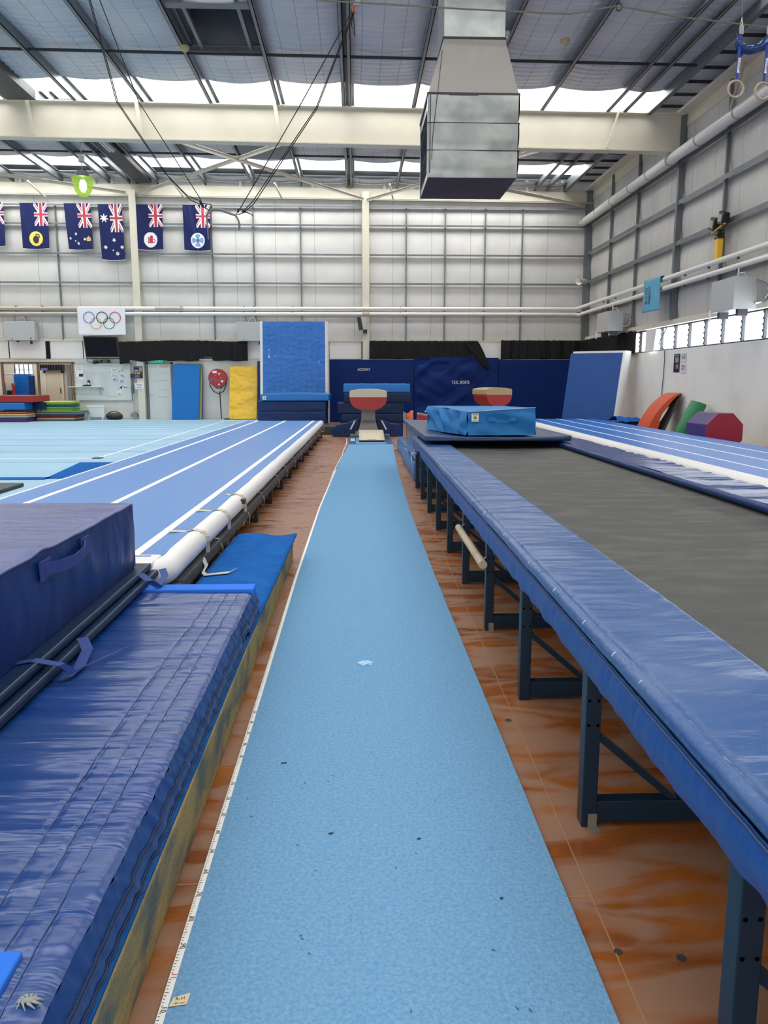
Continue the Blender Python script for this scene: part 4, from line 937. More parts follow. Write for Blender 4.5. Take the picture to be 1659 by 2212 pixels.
for i, (x, z, c) in enumerate(((-8.62, 1.86, 'cream'), (-8.62, 1.69, 'cream'), (-8.62, 1.51, 'blue'), (-8.36, 1.83, 'blue'), (-8.35, 1.63, 'sky'), (-8.34, 1.46, 'dark'), (-8.32, 1.26, 'blue'))):
    lb = ['upper cream printed picture on the whiteboard', 'cream printed picture just below another cream one on the whiteboard', 'blue picture low in the left column of pictures on the whiteboard', 'blue picture at the top of the right column on the whiteboard', 'pale blue picture second in the right column on the whiteboard', 'dark picture third in the right column on the whiteboard', 'blue picture at the bottom of the right column on the whiteboard'][i]
    o = tag(MB().box(x - .12, x + .12, 28.910, 28.915, z - .065, z + .065).build('printed_picture', M_PAPER), lb, 'picture', 'pictures on the whiteboard')
    q = MB(); random.seed(i + 20)
    for k in range(16): a, b = random.uniform(-.10, .08), random.uniform(-.055, .035); q.box(x + a, x + a + random.uniform(.01, .05), 28.907, 28.910, z + b, z + b + random.uniform(.008, .025))
    q.build('print', pm[c], o)
for x0, x1, z0, z1, lb in ((-10.0, -9.72, 1.62, 2.0, 'white notice at the top left of the whiteboard'), (-9.87, -9.66, 1.52, 1.72, 'white note overlapping the left notice on the whiteboard'), (-8.38, -8.12, 1.93, 2.04, 'white sheet at the top right of the whiteboard'), (-8.60, -8.38, 1.04, 1.27, 'white printed list low on the right of the whiteboard')):
    o = tag(MB().box(x0, x1, 28.910, 28.914, z0, z1).build('notice', M_PAPER), lb, 'notice', 'notices on the whiteboard')
    q = MB()
    for k in range(4): q.box(x0 + .03, x1 - .04, 28.908, 28.910, z1 - .03 - k * .03, z1 - .022 - k * .03)
    q.build('print', MATS['grey_writing'], o)
q = MB()
for x, z in ((-9.83, 1.87), (-9.05, 1.17), (-8.48, 1.0)): q.cyl((x, 28.90, z), (x, 28.915, z), .016, 10)
tag(q.build('magnet', M_BLACK), 'black round magnets on the whiteboard', 'magnets')
t = thing('wall_shelf', 'narrow white shelf across the lower left of the whiteboard', 'shelf', (-9.6, 28.8, 1.2))
MB().box(-10.2, -9.05, 28.62, 28.92, 1.25, 1.275).build('shelf_board', M_PAPER, t)
for x in (-10.02, -9.14): MB().box(x - .01, x + .01, 28.88, 28.905, .97, 1.25).beam((x, 28.89, .99), (x, 28.68, 1.24), .012, .012).build('bracket', M_GREYW, t)
q = MB(); q.prism([(-9.75, 1.277), (-9.42, 1.277), (-9.40, 1.30), (-9.52, 1.34), (-9.62, 1.34)], 28.68, 28.78); tag(q.build('cloth_bag', M_BLACK, bevel=.01), 'black object lying on the narrow white shelf', 'bag')
o = tag(MB().prism([(-9.55, 1.277), (-9.44, 1.277), (-9.44, 1.46), (-9.46, 1.50), (-9.52, 1.50), (-9.53, 1.36), (-9.55, 1.34)], 28.70, 28.76).build('tape_dispenser', mat('deep_violet', (.03, .02, .12), .5), bevel=.008), 'dark violet upright object with a white disc on the narrow shelf', 'dispenser')
MB().cyl((-9.485, 28.69, 1.37), (-9.485, 28.70, 1.37), .035, 16).build('white_disc', M_PAPER, o)
# heater, speaker, vacuum
t = thing('panel_heater', 'white panel heater standing below the whiteboard', 'heater', (-9.25, 28.6, .1))
MB().box(-9.55, -8.95, 28.58, 28.68, .19, .58).build('body', mat('heater_white', (.66, .69, .68), .4), t, .012)
MB().box(-9.56, -8.94, 28.57, 28.69, .55, .60).build('top_grille', M_PAPER, t, .008)
for x in (-9.50, -9.0): MB().prism([(x - .03, .1), (x + .01, .1), (x + .03, .2), (x - .01, .2)], 28.52, 28.72).build('foot', M_PAPER, t)
MB().box(-9.52, -9.49, 28.57, 28.58, .4, .5).build('control', M_GREYW, t)
t = thing('portable_speaker', 'rounded black portable speaker with a carry handle beside the white heater', 'speaker', (-8.62, 28.6, .1))
q = MB(); q.tube([(-8.90, 28.62, .22), (-8.86, 28.62, .22), (-8.76, 28.62, .22), (-8.62, 28.62, .22), (-8.48, 28.62, .22), (-8.37, 28.62, .22), (-8.33, 28.62, .22)], [.06, .10, .118, .122, .118, .10, .06], 20); q.build('body', M_BLACK, t)
q = MB(); q.tube([(-8.85, 28.62, .28), (-8.80, 28.62, .35), (-8.70, 28.62, .385), (-8.62, 28.62, .39), (-8.54, 28.62, .385), (-8.44, 28.62, .35), (-8.39, 28.62, .28)], .016, 8); q.build('handle', M_BLACK, t)
MB().box(-8.635, -8.605, 28.492, 28.50, .20, .24).build('red_badge', M_RED, t)
t = thing('stick_vacuum', 'grey stick vacuum cleaner hanging beside the whiteboard', 'vacuum', (-7.95, 28.8, .1))
MB().cyl((-7.95, 28.8, .36), (-7.95, 28.8, 1.0), .022, 10).build('tube', M_GREYW, t)
q = MB(); q.cyl((-7.97, 28.8, 1.02), (-7.98, 28.8, 1.28), .05, 14).cyl((-7.98, 28.8, 1.25), (-7.97, 28.8, 1.5), .035, 12).tube([(-7.97, 28.78, 1.42), (-7.9, 28.76, 1.5), (-7.95, 28.78, 1.56)], .015, 6); q.build('motor', mat('vac_grey', (.13, .14, .16), .4), t)
MB().prism([(-8.08, .2), (-7.82, .2), (-7.84, .30), (-7.92, .36), (-7.99, .36), (-8.06, .30)], 28.7, 28.88).build('floor_head', mat('vac_head', (.22, .23, .23), .5), t, .01)
tag(MB().box(-8.05, -7.92, 28.86, 28.95, 1.58, 1.72).box(-7.92, -7.88, 28.86, 28.95, 1.62, 1.85).build('charging_dock', M_DARK, bevel=.005), 'dark charging dock on the wall right of the whiteboard', 'dock')
o = tag(MB().box(-7.87, -7.56, 28.68, 28.70, 1.56, 1.99).build('poster', M_BLACK), 'black poster with small pictures between the whiteboard and the door', 'poster')
q = MB(); q.box(-7.85, -7.7, 28.675, 28.68, 1.80, 1.86).box(-7.67, -7.58, 28.675, 28.68, 1.8, 1.94).box(-7.84, -7.58, 28.675, 28.68, 1.95, 1.965).box(-7.84, -7.78, 28.675, 28.68, 1.7, 1.78); q.build('print', mat('pic_grey', (.3, .3, .33), .6), o)
MB().box(-7.76, -7.64, 28.675, 28.68, 1.70, 1.78).build('print', mat('pic_orange', (.45, .25, .06), .6), o); MB().box(-7.84, -7.68, 28.675, 28.68, 1.58, 1.67).build('print', pm['blue'], o)
o = tag(MB().box(-7.85, -7.55, 28.68, 28.695, 1.19, 1.385).build('sign', M_PAPER), 'white paper sign reading panel mats beside the door', 'sign')
text('PANEL', .075, facing_y(-7.70, 28.676, 1.33), M_BLACK, 'lettering', o, .001, .9); text('MATS', .075, facing_y(-7.70, 28.676, 1.24), M_BLACK, 'lettering', o, .001, .9)
o = tag(MB().box(-7.30, -6.86, 28.78, 28.86, 2.10, 2.215).build('exit_sign', mat('exit_green', (.02, .30, .18), .5, emit=((.03, .45, .28), .5))), 'green exit sign above the white door', 'sign')
q = MB(); q.box(-7.12, -7.09, 28.775, 28.78, 2.12, 2.16).cyl((-7.1, 28.775, 2.185), (-7.1, 28.78, 2.185), .014, 8).beam((-7.14, 28.777, 2.17), (-7.06, 28.777, 2.15), .004, .014, (0, 1, 0)).box(-7.0, -6.96, 28.775, 28.78, 2.12, 2.20).box(-7.24, -7.18, 28.775, 28.78, 2.155, 2.17); q.build('pictogram', M_PAPER, o)
d = setting('door_1', (-7.03, 28.93, .1))
MB().box(-7.42, -6.62, 28.90, 28.95, .1, 2.07).build('door_leaf', mat('door_white', (.66, .67, .65), .45), d, .004)
MB().box(-7.50, -7.43, 28.88, 28.98, .1, 2.12).box(-6.61, -6.55, 28.88, 28.98, .1, 2.12).box(-7.50, -6.55, 28.88, 28.98, 2.07, 2.12).build('door_frame', M_GALV, d)
MB().box(-7.36, -7.26, 28.86, 28.90, .96, .99).cyl((-7.36, 28.85, .975), (-7.36, 28.90, .975), .025, 10).build('door_handle', M_CHROME, d)
MB().box(-6.98, -6.72, 28.86, 28.90, 1.96, 2.02).build('door_closer', M_TAN, d, .004)
q = MB()
for z in (1.75, 1.48, 1.15, .9): q.box(-7.1, -6.75, 28.894, 28.90, z, z + .01)
q.build('door_moulding', M_GREYW, d)
tag(MB().box(-7.50, -7.48, 28.9, 28.97, .1, 2.0).build('cover_board', M_CREAM), 'narrow cream board on the wall left of the white door', 'board')
# leaning mats
def lean_mat(name, label, x0, x1, yb, z1, th, m, group, dx=0., run=.25, bump_amp=0.):
    q = MB(lambda x, y, z: (x + dx * (z / z1), y + run * (z / z1), z))
    q.box(x0, x1, yb, yb + th, .1, z1)
    if bump_amp: pass
    return tag(q.build(name, m, bevel=.015), label, 'mat', group)
G_ = 'gym mats leaning on the back wall'
lean_mat('folding_mat', 'bright blue mat at the front of the leaning stack right of the door', -6.55, -5.60, 28.42, 2.05, .05, mat('mat_blue', (.003, .15, .47), .5, spec=.3), G_, .08)
lean_mat('folding_mat', 'green edged mat second in the leaning stack right of the door', -6.50, -5.57, 28.48, 2.07, .045, mat('mat_olive', (.12, .22, .04), .5), G_, .08)
lean_mat('folding_mat', 'yellow edged mat third in the leaning stack right of the door', -6.47, -5.53, 28.535, 2.08, .05, mat('mat_mustard', (.50, .40, .12), .5), G_, .07)
lean_mat('folding_mat', 'purple grey mat at the back of the leaning stack right of the door', -6.42, -5.47, 28.595, 2.04, .04, mat('mat_violet', (.10, .07, .20), .5), G_, .02)
def yf(u, v):
    z = .12 + 1.86 * v; x = -4.50 + .97 * u + .02 * v - (.03 * (1 - v) ** 4)
    w = .03 * nz(u * 2, v * 7, 3) + .012 * nz(u * 5 + v * 3, v * 14, 8) + .05 * math.sin(PI * u) * (1 - v) ** 2
    return (x, 28.45 + .25 * v - w, z + .03 * (1 - v) * (u - .5) ** 2 * 4)
t = thing('folding_mat', 'crumpled yellow vinyl mat leaning on the wall beside the hose reel', 'mat', (-4, 28.5, .1), G_)
MB().grid(yf, 50, 90).build('front_cover', M_YEL, t, fix=False)
MB(lambda x, y, z: (x + .02 * z, y + .13 * z, z)).box(-4.50, -3.52, 28.47, 28.60, .1, 1.97).build('mat_core', M_YEL, t, .02)
lean_mat('folding_mat', 'thin dark navy mat standing edge-on left of the tall upright mat', -3.47, -3.36, 28.4, 2.16, .5, M_NAVY, G_, .0, .05)
# hose reel
t = thing('hose_reel', 'red fire hose reel on the back wall between two leaning mats', 'hose reel', (-4.90, 28.7, .1))
MB().cyl((-4.90, 28.55, 1.57), (-4.90, 28.58, 1.57), .325, 40).cyl((-4.90, 28.74, 1.57), (-4.90, 28.76, 1.57), .325, 40).cyl((-4.90, 28.58, 1.57), (-4.90, 28.74, 1.57), .15, 20).build('drum', mat('reel_red', (.38, .02, .02), .4), t, .004)
q = MB()
for k in range(4): q.tube([(-4.90 + .26 * math.cos(a), 28.60 + k * .035, 1.57 + .26 * math.sin(a)) for a in [2 * PI * j / 30 for j in range(30)]], .022, 8, closed=True)
q.tube([(-5.19, 28.6, 1.5), (-5.18, 28.58, 1.3), (-5.05, 28.56, 1.10), (-4.88, 28.55, 1.02), (-4.70, 28.56, 1.10), (-4.62, 28.58, 1.3), (-4.60, 28.6, 1.45)], .018, 8)
q.tube([(-5.1, 28.6, 1.35), (-4.95, 28.58, 1.22), (-4.8, 28.58, 1.22), (-4.7, 28.6, 1.32)], .018, 8); q.build('hose', M_BLACK, t)
MB().cyl((-4.86, 28.7, 1.1), (-4.83, 28.7, .12), .02, 8).build('supply_pipe', M_DARK, t)
MB().box(-4.98, -4.86, 28.62, 28.70, 1.10, 1.2).cyl((-5.05, 28.6, 1.17), (-4.85, 28.6, 1.14), .02, 8).build('valve', M_CHROME, t)
q = MB(); q.box(-5.07, -4.92, 28.543, 28.55, 1.74, 1.82).box(-4.87, -4.80, 28.543, 28.55, 1.70, 1.74).box(-4.78, -4.70, 28.543, 28.55, 1.42, 1.49).box(-4.88, -4.83, 28.543, 28.55, 1.32, 1.37)
for k in range(6): a = k * PI / 3; q.cyl((-4.9 + .11 * math.cos(a), 28.543, 1.57 + .11 * math.sin(a)), (-4.9 + .11 * math.cos(a), 28.55, 1.57 + .11 * math.sin(a)), .012, 8)
q.build('sticker', M_PAPER, t); MB().box(-5.18, -5.08, 28.542, 28.55, 1.44, 1.56).build('blue_sticker', pm['blue'], t)
tag(MB().box(-4.70, -4.50, 28.5, 28.62, .1, .15).build('floor_clamp', M_BLACK, bevel=.01), 'small black object on the floor left of the yellow mat', 'clamp')

# mats stacked far left
def sheet(x0, x1, y0, y1, z0, z1, m, lb, g, name='folding_mat'):
    q = MB(lambda x, y, z: (x, y, z + .012 * nz(x * 1.5, z * 20))); q.box(x0, x1, y0, y1, z0, z1)
    return tag(q.build(name, m, bevel=min(.02, (z1 - z0) * .3)), lb, 'mat', g)
G1 = 'gym mats stacked in front of the timber framed opening'
cols = {'violet': (.045, .015, .13), 'sage': (.28, .36, .26), 'ochre': (.66, .42, .15), 'brick': (.26, .06, .04), 'maroon': (.20, .02, .03), 'dgreen': (.02, .09, .07), 'lime': (.36, .52, .05), 'green': (.07, .28, .08), 'lemon': (.60, .68, .22), 'slate': (.15, .17, .20)}
CM = {k: mat('mat_' + k + '_vinyl', v, .45) for k, v in cols.items()}
z = .10
for x1, h_, c, lb in ((-11.0, .15, 'violet', 'purple mat at the bottom of the far left stack'), (-10.98, .07, 'sage', 'sage green mat second from the bottom of the far left stack'), (-11.0, .065, 'ochre', 'ochre mat third from the bottom of the far left stack'), (-11.02, .07, 'brick', 'brick red mat under the bright blue one in the far left stack')):
    sheet(-13.6, x1, 26.9, 28.4, z, z + h_ - .008, CM[c], lb, G1); z += h_
sheet(-13.6, -11.07, 26.95, 28.4, .51, .74, M_SKYV, 'bright blue thick mat in the far left stack', G1)
sheet(-11.04, -10.65, 27.6, 28.6, .49, .74, M_NAVY2, 'dark navy mat end right of the bright blue one in the far left stack', G1)
sheet(-13.6, -10.80, 27.0, 28.5, .75, .98, M_RED, 'thick red mat on top of the far left stack', G1)
G2 = 'coloured mats stacked left of the whiteboard'
z = .10
for x0, x1, h_, c, lb in ((-10.96, -9.66, .055, 'dgreen', 'dark green mat at the bottom of the stack left of the whiteboard'), (-10.96, -9.68, .05, 'ochre', 'ochre mat second from the bottom of the stack left of the whiteboard'), (-10.96, -9.66, .065, 'maroon', 'maroon mat in the middle of the stack left of the whiteboard'), (-10.96, -9.64, .065, 'violet', 'purple mat in the stack left of the whiteboard'), (-10.96, -9.46, .06, 'slate', 'slate grey mat in the stack left of the whiteboard'), (-10.95, -9.50, .055, 'green', 'green mat under the small pile left of the whiteboard')):
    sheet(x0, x1, 27.6, 28.6, z, z + h_ - .006, CM[c], lb, G2); z += h_
for i, c in enumerate(('lime', 'green', 'lime', 'dgreen', 'dgreen', 'green', 'lime', 'lemon')):
    lb = ['lime mat at the bottom of the small pile', 'green mat second up in the small pile', 'lime mat third up in the small pile', 'dark green mat fourth up in the small pile', 'dark green mat fifth up in the small pile', 'green mat sixth up in the small pile', 'lime mat second from the top of the small pile', 'lemon green mat on top of the small pile'][i]
    sheet(-10.74, -9.77, 27.75, 28.5, z, z + .034, CM[c], lb + ' left of the whiteboard', 'small green mats on the stack', 'small_mat'); z += .041
# objects reflected in the mirror, modelled as solids inside the made-up alcove
tag(MB().box(-13.1, -12.5, 31.1, 31.3, .0, 1.72).build('upright_mat', M_CARPB, bevel=.03), 'stand-in for the mirror image of a tall blue mat below a window', 'mat', 'stand-ins for mirrored blue mats')
tag(MB().box(-12.36, -12.15, 30.6, 30.75, .0, 1.68).build('upright_mat', M_NAVY, bevel=.03), 'stand-in for the mirror image of a narrow navy mat just right of the middle timber post', 'mat', 'stand-ins for mirrored blue mats')
tag(MB().box(-13.95, -13.5, 31.0, 31.3, .0, 1.42).build('upright_mat', M_NAVY, bevel=.04), 'stand-in for the mirror image of a shorter navy mat at the far left', 'mat', 'stand-ins for mirrored blue mats')
tag(MB().box(-13.45, -13.13, 31.2, 31.3, .0, 1.12).build('upright_mat', M_NAVY2, bevel=.04), 'stand-in for the mirror image of a low dark blue mat between the red uprights', 'mat', 'stand-ins for mirrored blue mats')
t = thing('horizontal_bar', 'stand-in for the mirror image of a low steel bar on red padded uprights', 'bar', (-13.2, 30.9, .0))
MB().cyl((-13.95, 30.9, 1.70), (-12.75, 30.9, 1.74), .018, 8).build('bar', M_CHROME, t)
for x in (-13.50, -13.0):
    MB().cyl((x, 30.9, 1.3), (x - .04, 30.9, 1.70), .015, 8).build('upright', M_CHROME, t)
    MB().beam((x + .02, 30.9, .1), (x - .06, 30.9, 1.38), .09, .09, (0, 1, 0)).build('red_pad', M_RED, t)
t = thing('pigeonhole_rack', 'stand-in for the mirror image of a black wire rack of small compartments above a door', 'rack', (-11.75, 31.4, 1.85))
q = MB()
for i in range(10): q.box(-12.2 + i * .098, -12.18 + i * .098, 31.38, 31.52, 1.88, 2.24)
for k in range(5): q.box(-12.2, -11.3, 31.38, 31.52, 1.88 + k * .085, 1.90 + k * .085)
q.build('wire_frame', M_BLACK, t); MB().box(-12.2, -11.3, 31.52, 31.53, 1.88, 2.24).build('back_sheet', M_PAPER, t)
MB().box(-12.15, -11.9, 31.36, 31.40, 1.89, 1.96).build('blue_label', pm['blue'], t)

# radiant heaters, pipes
def unit(name, label, x0, x1, y, z0, z1, group):
    t = thing(name, label, 'heater', ((x0 + x1) / 2, y, z0), group)
    MB().box(x0, x1, y - .38, y - .02, z0, z1).build('casing', M_GREYW, t, .008)
    q = MB(); c = (x0 + x1) / 2
    for d in (-.2, .18): q.cyl((c + d, y - .2, z1), (c + d, y - .2, z1 + .3), .02, 8)
    q.build('hanger_rod', M_GALV, t)
    MB().tube([(c - .1, y - .2, z1), (c - .05, y - .22, z1 + .14), (c + .1, y - .22, z1 + .17), (c + .16, y - .2, z1 + .02)], .02, 8).build('gas_hose', M_CHROME, t)
    q = MB(); q.box(c - .28, c - .24, y - .39, y - .38, z0 + .04, z0 + .06).box(x1 - .16, x1 - .12, y - .385, y - .38, z0 + .04, z0 + .1).box(c - .2, c - .14, y - .2, y - .1, z0 - .05, z0).box(x1 - .25, x1 - .2, y - .2, y - .1, z0 - .12, z0); q.build('fitting', M_DARK, t)
    return t
unit('gas_heater', 'pale grey heater box hanging on the back wall near the left edge', -12.20, -11.16, 28.85, 2.86, 3.51, 'heater boxes')
unit('gas_heater', 'pale grey heater box hanging just left of the tall upright mat', -4.14, -3.18, 28.85, 2.86, 3.51, 'heater boxes')
def wunit(label, y0, y1, z0, z1, x, rods=True):
    t = thing('gas_heater', label, 'heater', (x, (y0 + y1) / 2, z0), 'heater boxes')
    MB().box(x - .42, x + .06, y0, y1, z0, z1).build('casing', M_GREYW, t, .008)
    q = MB(); q.tube([(x + .16, y1 - .3 - (y1 - y0) * .8 + .26 * math.cos(a) * .6, (z0 + z1) / 2 + .27 * math.sin(a)) for a in [PI * (-.5 + k / 12) * 1.0 for k in range(13)]], .03, 8); 
    q = MB(); q.tube([(x + .02, y0, z1 - .08), (x + .2, y0 - .02, z1 - .14), (x + .3, y0 - .03, (z0 + z1) / 2), (x + .2, y0 - .02, z0 + .16), (x + .02, y0, z0 + .12)], .03, 10); q.build('flue_hose', M_CHROME, t)
    MB().cyl((x - .1, (y0 + y1) / 2, z1), (x - .1, (y0 + y1) / 2, z1 + .22), .025, 8).tube([(x - .1, (y0 + y1) / 2, z1 + .12), (x + .0, (y0 + y1) / 2 - .05, z1 + .14), (x + .05, (y0 + y1) / 2 - .1, z1)], .018, 8).build('gas_hose', M_CHROME, t)
    for a_ in (y0 + .02, y1 - .2): MB().box(x - .3, x - .1, a_, a_ + .1, z0 - .13, z0).build('mounting_bracket', M_DARK, t)
    MB().box(x - .43, x - .42, y1 - .05, y1 + .02, z0 - .18, z0 + .06).build('paper_tag', M_PAPER, t)
wunit('small looking pale grey heater box on the right wall above the leaning air mat', 24.15, 25.25, 2.95, 3.54, 8.05)
wunit('large looking pale grey heater box on the right wall near the image edge', 16.10, 17.15, 2.87, 3.51, 8.05)
PR = 8.18
for z, i in ((3.97, 0), (3.79, 1)):
    t = thing('heating_pipe', ['upper of the two white pipes running round the back and right walls', 'lower of the two white pipes running round the back and right walls'][i], 'pipe', (-2, 28.6, z), 'white heating pipes')
    MB().tube([(-15.9, 28.62, z - .01), (-9.65 if i == 0 else -9.7, 28.62, z)], .058, 14).build('beige_length', M_BEIGE, t)
    zo = z + .09 if i == 0 else z + .03
    MB().tube([(-9.65, 28.62, z), (7.86, 28.62, z + .03), (7.98, 28.6, zo - .03), (8.05, 28.5, zo)] + [(8.05, y, zo + (.0 if i else .0)) for y in (26, 20, 12, 2)], .06, 16).build('pipe_run', M_PIPE, t)
    if i == 0: MB().tube([(-7.0, 28.62, z + .002), (-6.0, 28.62, z + .004)], .062, 14).build('beige_length', M_BEIGE, t)
    else: MB().tube([(.25, 28.62, z + .02), (.52, 28.62, z + .02)], .062, 14).build('beige_length', M_BEIGE, t)
    for x in (-11.8, -10.9, -6.1, -3.9, -3.55, -2.2, 1.6): MB().box(x - .02, x + .02, 28.58, 28.82, z + .05, z + .08).build('pipe_clip', M_DARK, t)
    for y in (26, 24.8, 23.1, 21.5, 19.6, 18.3, 16.9): MB().box(8.03, 8.07, y - .02, y + .02, zo - .10, zo - .055).build('pipe_clip', M_DARK, t)
t = thing('vent_pipe', 'fat white duct pipe with joints running high along the right wall', 'pipe', (8.0, 20, 7.1))
def vz(y): return 6.98 + .0 * y
MB().tube([(8.05, 29 - .15, vz(0))] + [(8.05, 28.5 - 1.2 * k, vz(0) + .02 * (k > 1)) for k in range(24)], .13, 20).build('pipe_run', M_PIPE, t)
q = MB()
for y in (28.55, 27.1, 25.55, 23.9, 22.45, 21.0, 19.3, 17.4, 15.5, 13.4): q.tube([(8.05, y, vz(0) + .02), (8.05, y - .05, vz(0) + .02)], .14, 20)
q.build('pipe_joint', mat('joint_grey', (.35, .34, .32), .5), t)
# wall speaker, horn
t = thing('wall_speaker', 'small black and silver speaker on the middle column of the back wall', 'speaker', (.2, 28.4, 3.2))
MB().prism([(.06, 3.66), (.19, 3.69), (.28, 3.25), (.13, 3.22)], 28.3, 28.42).build('black_front', M_BLACK, t, .01)
MB().prism([(.19, 3.70), (.36, 3.66), (.40, 3.27), (.28, 3.24)], 28.32, 28.5).build('silver_case', M_GREYW, t, .01)
MB().box(.28, .42, 28.44, 28.70, 3.14, 3.26).build('bracket', M_BLACK, t)
t = thing('horn_speaker', 'small white horn loudspeaker in the right corner of the back wall', 'speaker', (8.0, 28.3, 4.9))
MB().tube([(7.78, 28.0, 4.91), (7.86, 28.08, 4.91), (7.95, 28.18, 4.91), (8.0, 28.24, 4.91)], [.15, .08, .045, .04], 18, cap=False).build('horn', M_PIPE, t, fix=False)
MB().cyl((7.95, 28.2, 4.91), (8.1, 28.34, 4.91), .085, 14).build('driver', M_GREYW, t); MB().box(8.05, 8.3, 28.3, 28.5, 4.89, 4.92).build('bracket', M_GREYW, t)

# ================================================================== FLAGS
FW_, FR_, FB_ = mat('flag_white', (.72, .70, .72), .55), mat('flag_red', (.42, .03, .06), .55), mat('flag_blue', (.004, .011, .08), .5, spec=.25)
FY_, FK_, FC_ = mat('flag_yellow', (.72, .58, .12), .55), mat('flag_black', (.015, .015, .015), .55), mat('flag_cyan', (.12, .34, .55), .55)
FM = [FB_, FW_, FR_, FY_, FK_, FC_]
def jack(s, t):
    """s across (0-1), t down (0-1) of a 1:2 union canton hung sideways"""
    x = s - .5; y = (t - .5) * 2
    if abs(x) < .10 or abs(y) < .10: return 2
    if abs(x) < .167 or abs(y) < .167: return 1
    d1 = (y - 2 * x) / 2.236; d2 = (y + 2 * x) / 2.236
    for d, sg in ((d1, 1), (d2, -1)):
        if abs(d) < .11:
            e = d * sg * (1 if y > 0 else -1)
            return 2 if 0 < e < .062 else 1
    return 0
def star(px, py, cx_, cy, r, n):
    dx, dy = px - cx_, py - cy; d = math.hypot(dx, dy)
    if d > r: return False
    a = (math.atan2(dx, -dy) * n / (2 * PI)) % 1; a = abs(a - .5) * 2
    return d < r * (.42 + .58 * max(0, a) ** 1.6)
def flag(label, x0, x1, z0, z1, kind, seed, cw, ch, skewb=0.):
    w = x1 - x0; h = z1 - z0
    def fn(u, v):
        z = z1 - h * v; pinch = 1 - .06 * v * (1 if seed % 2 else .5)
        x = x0 + w * (.5 + (u - .5) * pinch) + skewb * v
        y = 28.71 + .02 * nz(u * 3.2 + seed, v * 1.1) * (.4 + v) + .022 * nz(u * 8 - v * 2, v * 1.5, seed)
        z -= .03 * math.sin(PI * u) * (v ** 4)
        return (x, y, z)
    def mf(u, v):
        X, Y = u * w, v * h
        if v > .992: return 1
        if u > 1 - cw and v < ch: return jack((u - 1 + cw) / cw, v / ch)
        if kind in ('tas', 'qld', 'wa', 'sa'):
            cx_, cy = .52 * w, .775 * h; d = math.hypot(X - cx_, Y - cy); R_ = .245
            if d < R_:
                if kind == 'wa':
                    if math.hypot((X - cx_ - .0) / 1.0, (Y - cy - .03) / 1.15) < .105 or (abs(math.hypot(X - cx_ - .05, Y - cy + .07) - .07) < .018 and X > cx_ - .02) or star(X, Y, cx_ + .0, cy + .11, .07, 5): return 4
                    return 4 if d > R_ - .012 else 3
                if kind == 'tas':
                    if math.hypot((X - cx_ - .02) / .75, (Y - cy + .0)) < .085 or math.hypot(X - cx_ - .03, Y - cy + .085) < .06 or (abs(Y - cy - .09) < .02 and abs(X - cx_) < .11) or (abs(X - cx_ + .07) < .018 and abs(Y - cy) < .09) or (abs(math.hypot(X - cx_ - .11, Y - cy - .04) - .05) < .012): return 2
                    return 1
                if kind == 'qld':
                    a = math.atan2(Y - cy, X - cx_); k = abs(math.sin(2 * a)); 
                    if math.hypot(X - cx_, Y - cy) < .05: return 2
                    if d < .20 and (abs(X - cx_) < .02 + abs(Y - cy) * .45 or abs(Y - cy) < .02 + abs(X - cx_) * .45): return 5
                    return 1
                return 3
            return 0
        if kind in ('vic', 'aus'):
            S_ = {'vic': [(.35, .66, .055, 7), (.68, .77, .055, 7), (.42, .86, .055, 7), (.12, .76, .05, 7), (.31, .81, .03, 5)],
                  'aus': [(.22, .25, .155, 7), (.58, .64, .075, 7), (.90, .77, .075, 7), (.69, .88, .075, 7), (.20, .77, .075, 7), (.51, .82, .035, 5)]}[kind]
            for a, b, r, n in S_:
                if star(X, Y, a * w, b * h, r, n): return 1
            if kind == 'vic' and abs(X - .83 * w) < .075 and abs(Y - .755 * h) < .085:
                return 3 if (abs(Y - .755 * h - .06) < .018 or abs(math.hypot(X - .83 * w, Y - .765 * h) - .055) < .014 or abs(X - .83 * w) < .008) else (2 if abs(Y - .755 * h) < .03 else 0)
        return 0
    q = MB(); q.grid(fn, 96, 150, True, mf); o = q.build('flag', FM, fix=False)
    tag(o, label, 'flag', 'flags hung along the back wall')
flag('navy flag cut off by the left image edge', -12.95, -12.0, 6.05, 7.49, 'sa', 1, .5, .5)
flag('navy flag with a black swan in a yellow disc', -11.46, -10.53, 5.98, 7.48, 'wa', 2, .5, .5)
flag('navy flag with small white stars and a crown', -9.97, -9.07, 5.96, 7.48, 'vic', 3, .52, .53, .06)
flag('longest navy flag, with six white stars', -8.82, -8.0, 5.62, 7.46, 'aus', 4, .54, .5, .04)
flag('navy flag with a red lion in a white disc right of the first column', -7.55, -6.62, 5.97, 7.46, 'tas', 5, .52, .5)
flag('navy flag with a pale blue cross in a white disc, farthest right', -5.93, -5.0, 5.95, 7.46, 'qld', 6, .52, .5)
q = MB()
def ol(u, v): return (-9.68 + 1.66 * u + .04 * v * (1 - 2 * u) * .5, 28.545 + .01 * nz(u * 4, v * 2), 3.99 - .92 * v - .015 * math.sin(PI * u) * v)
t = thing('rings_flag', 'white flag with five coloured rings hanging over the pipes', 'flag', (-8.9, 28.5, 3.07))
q.grid(ol, 30, 16); q.build('cloth', mat('flag_cloth_white', (.76, .76, .80), .6), t, fix=False)
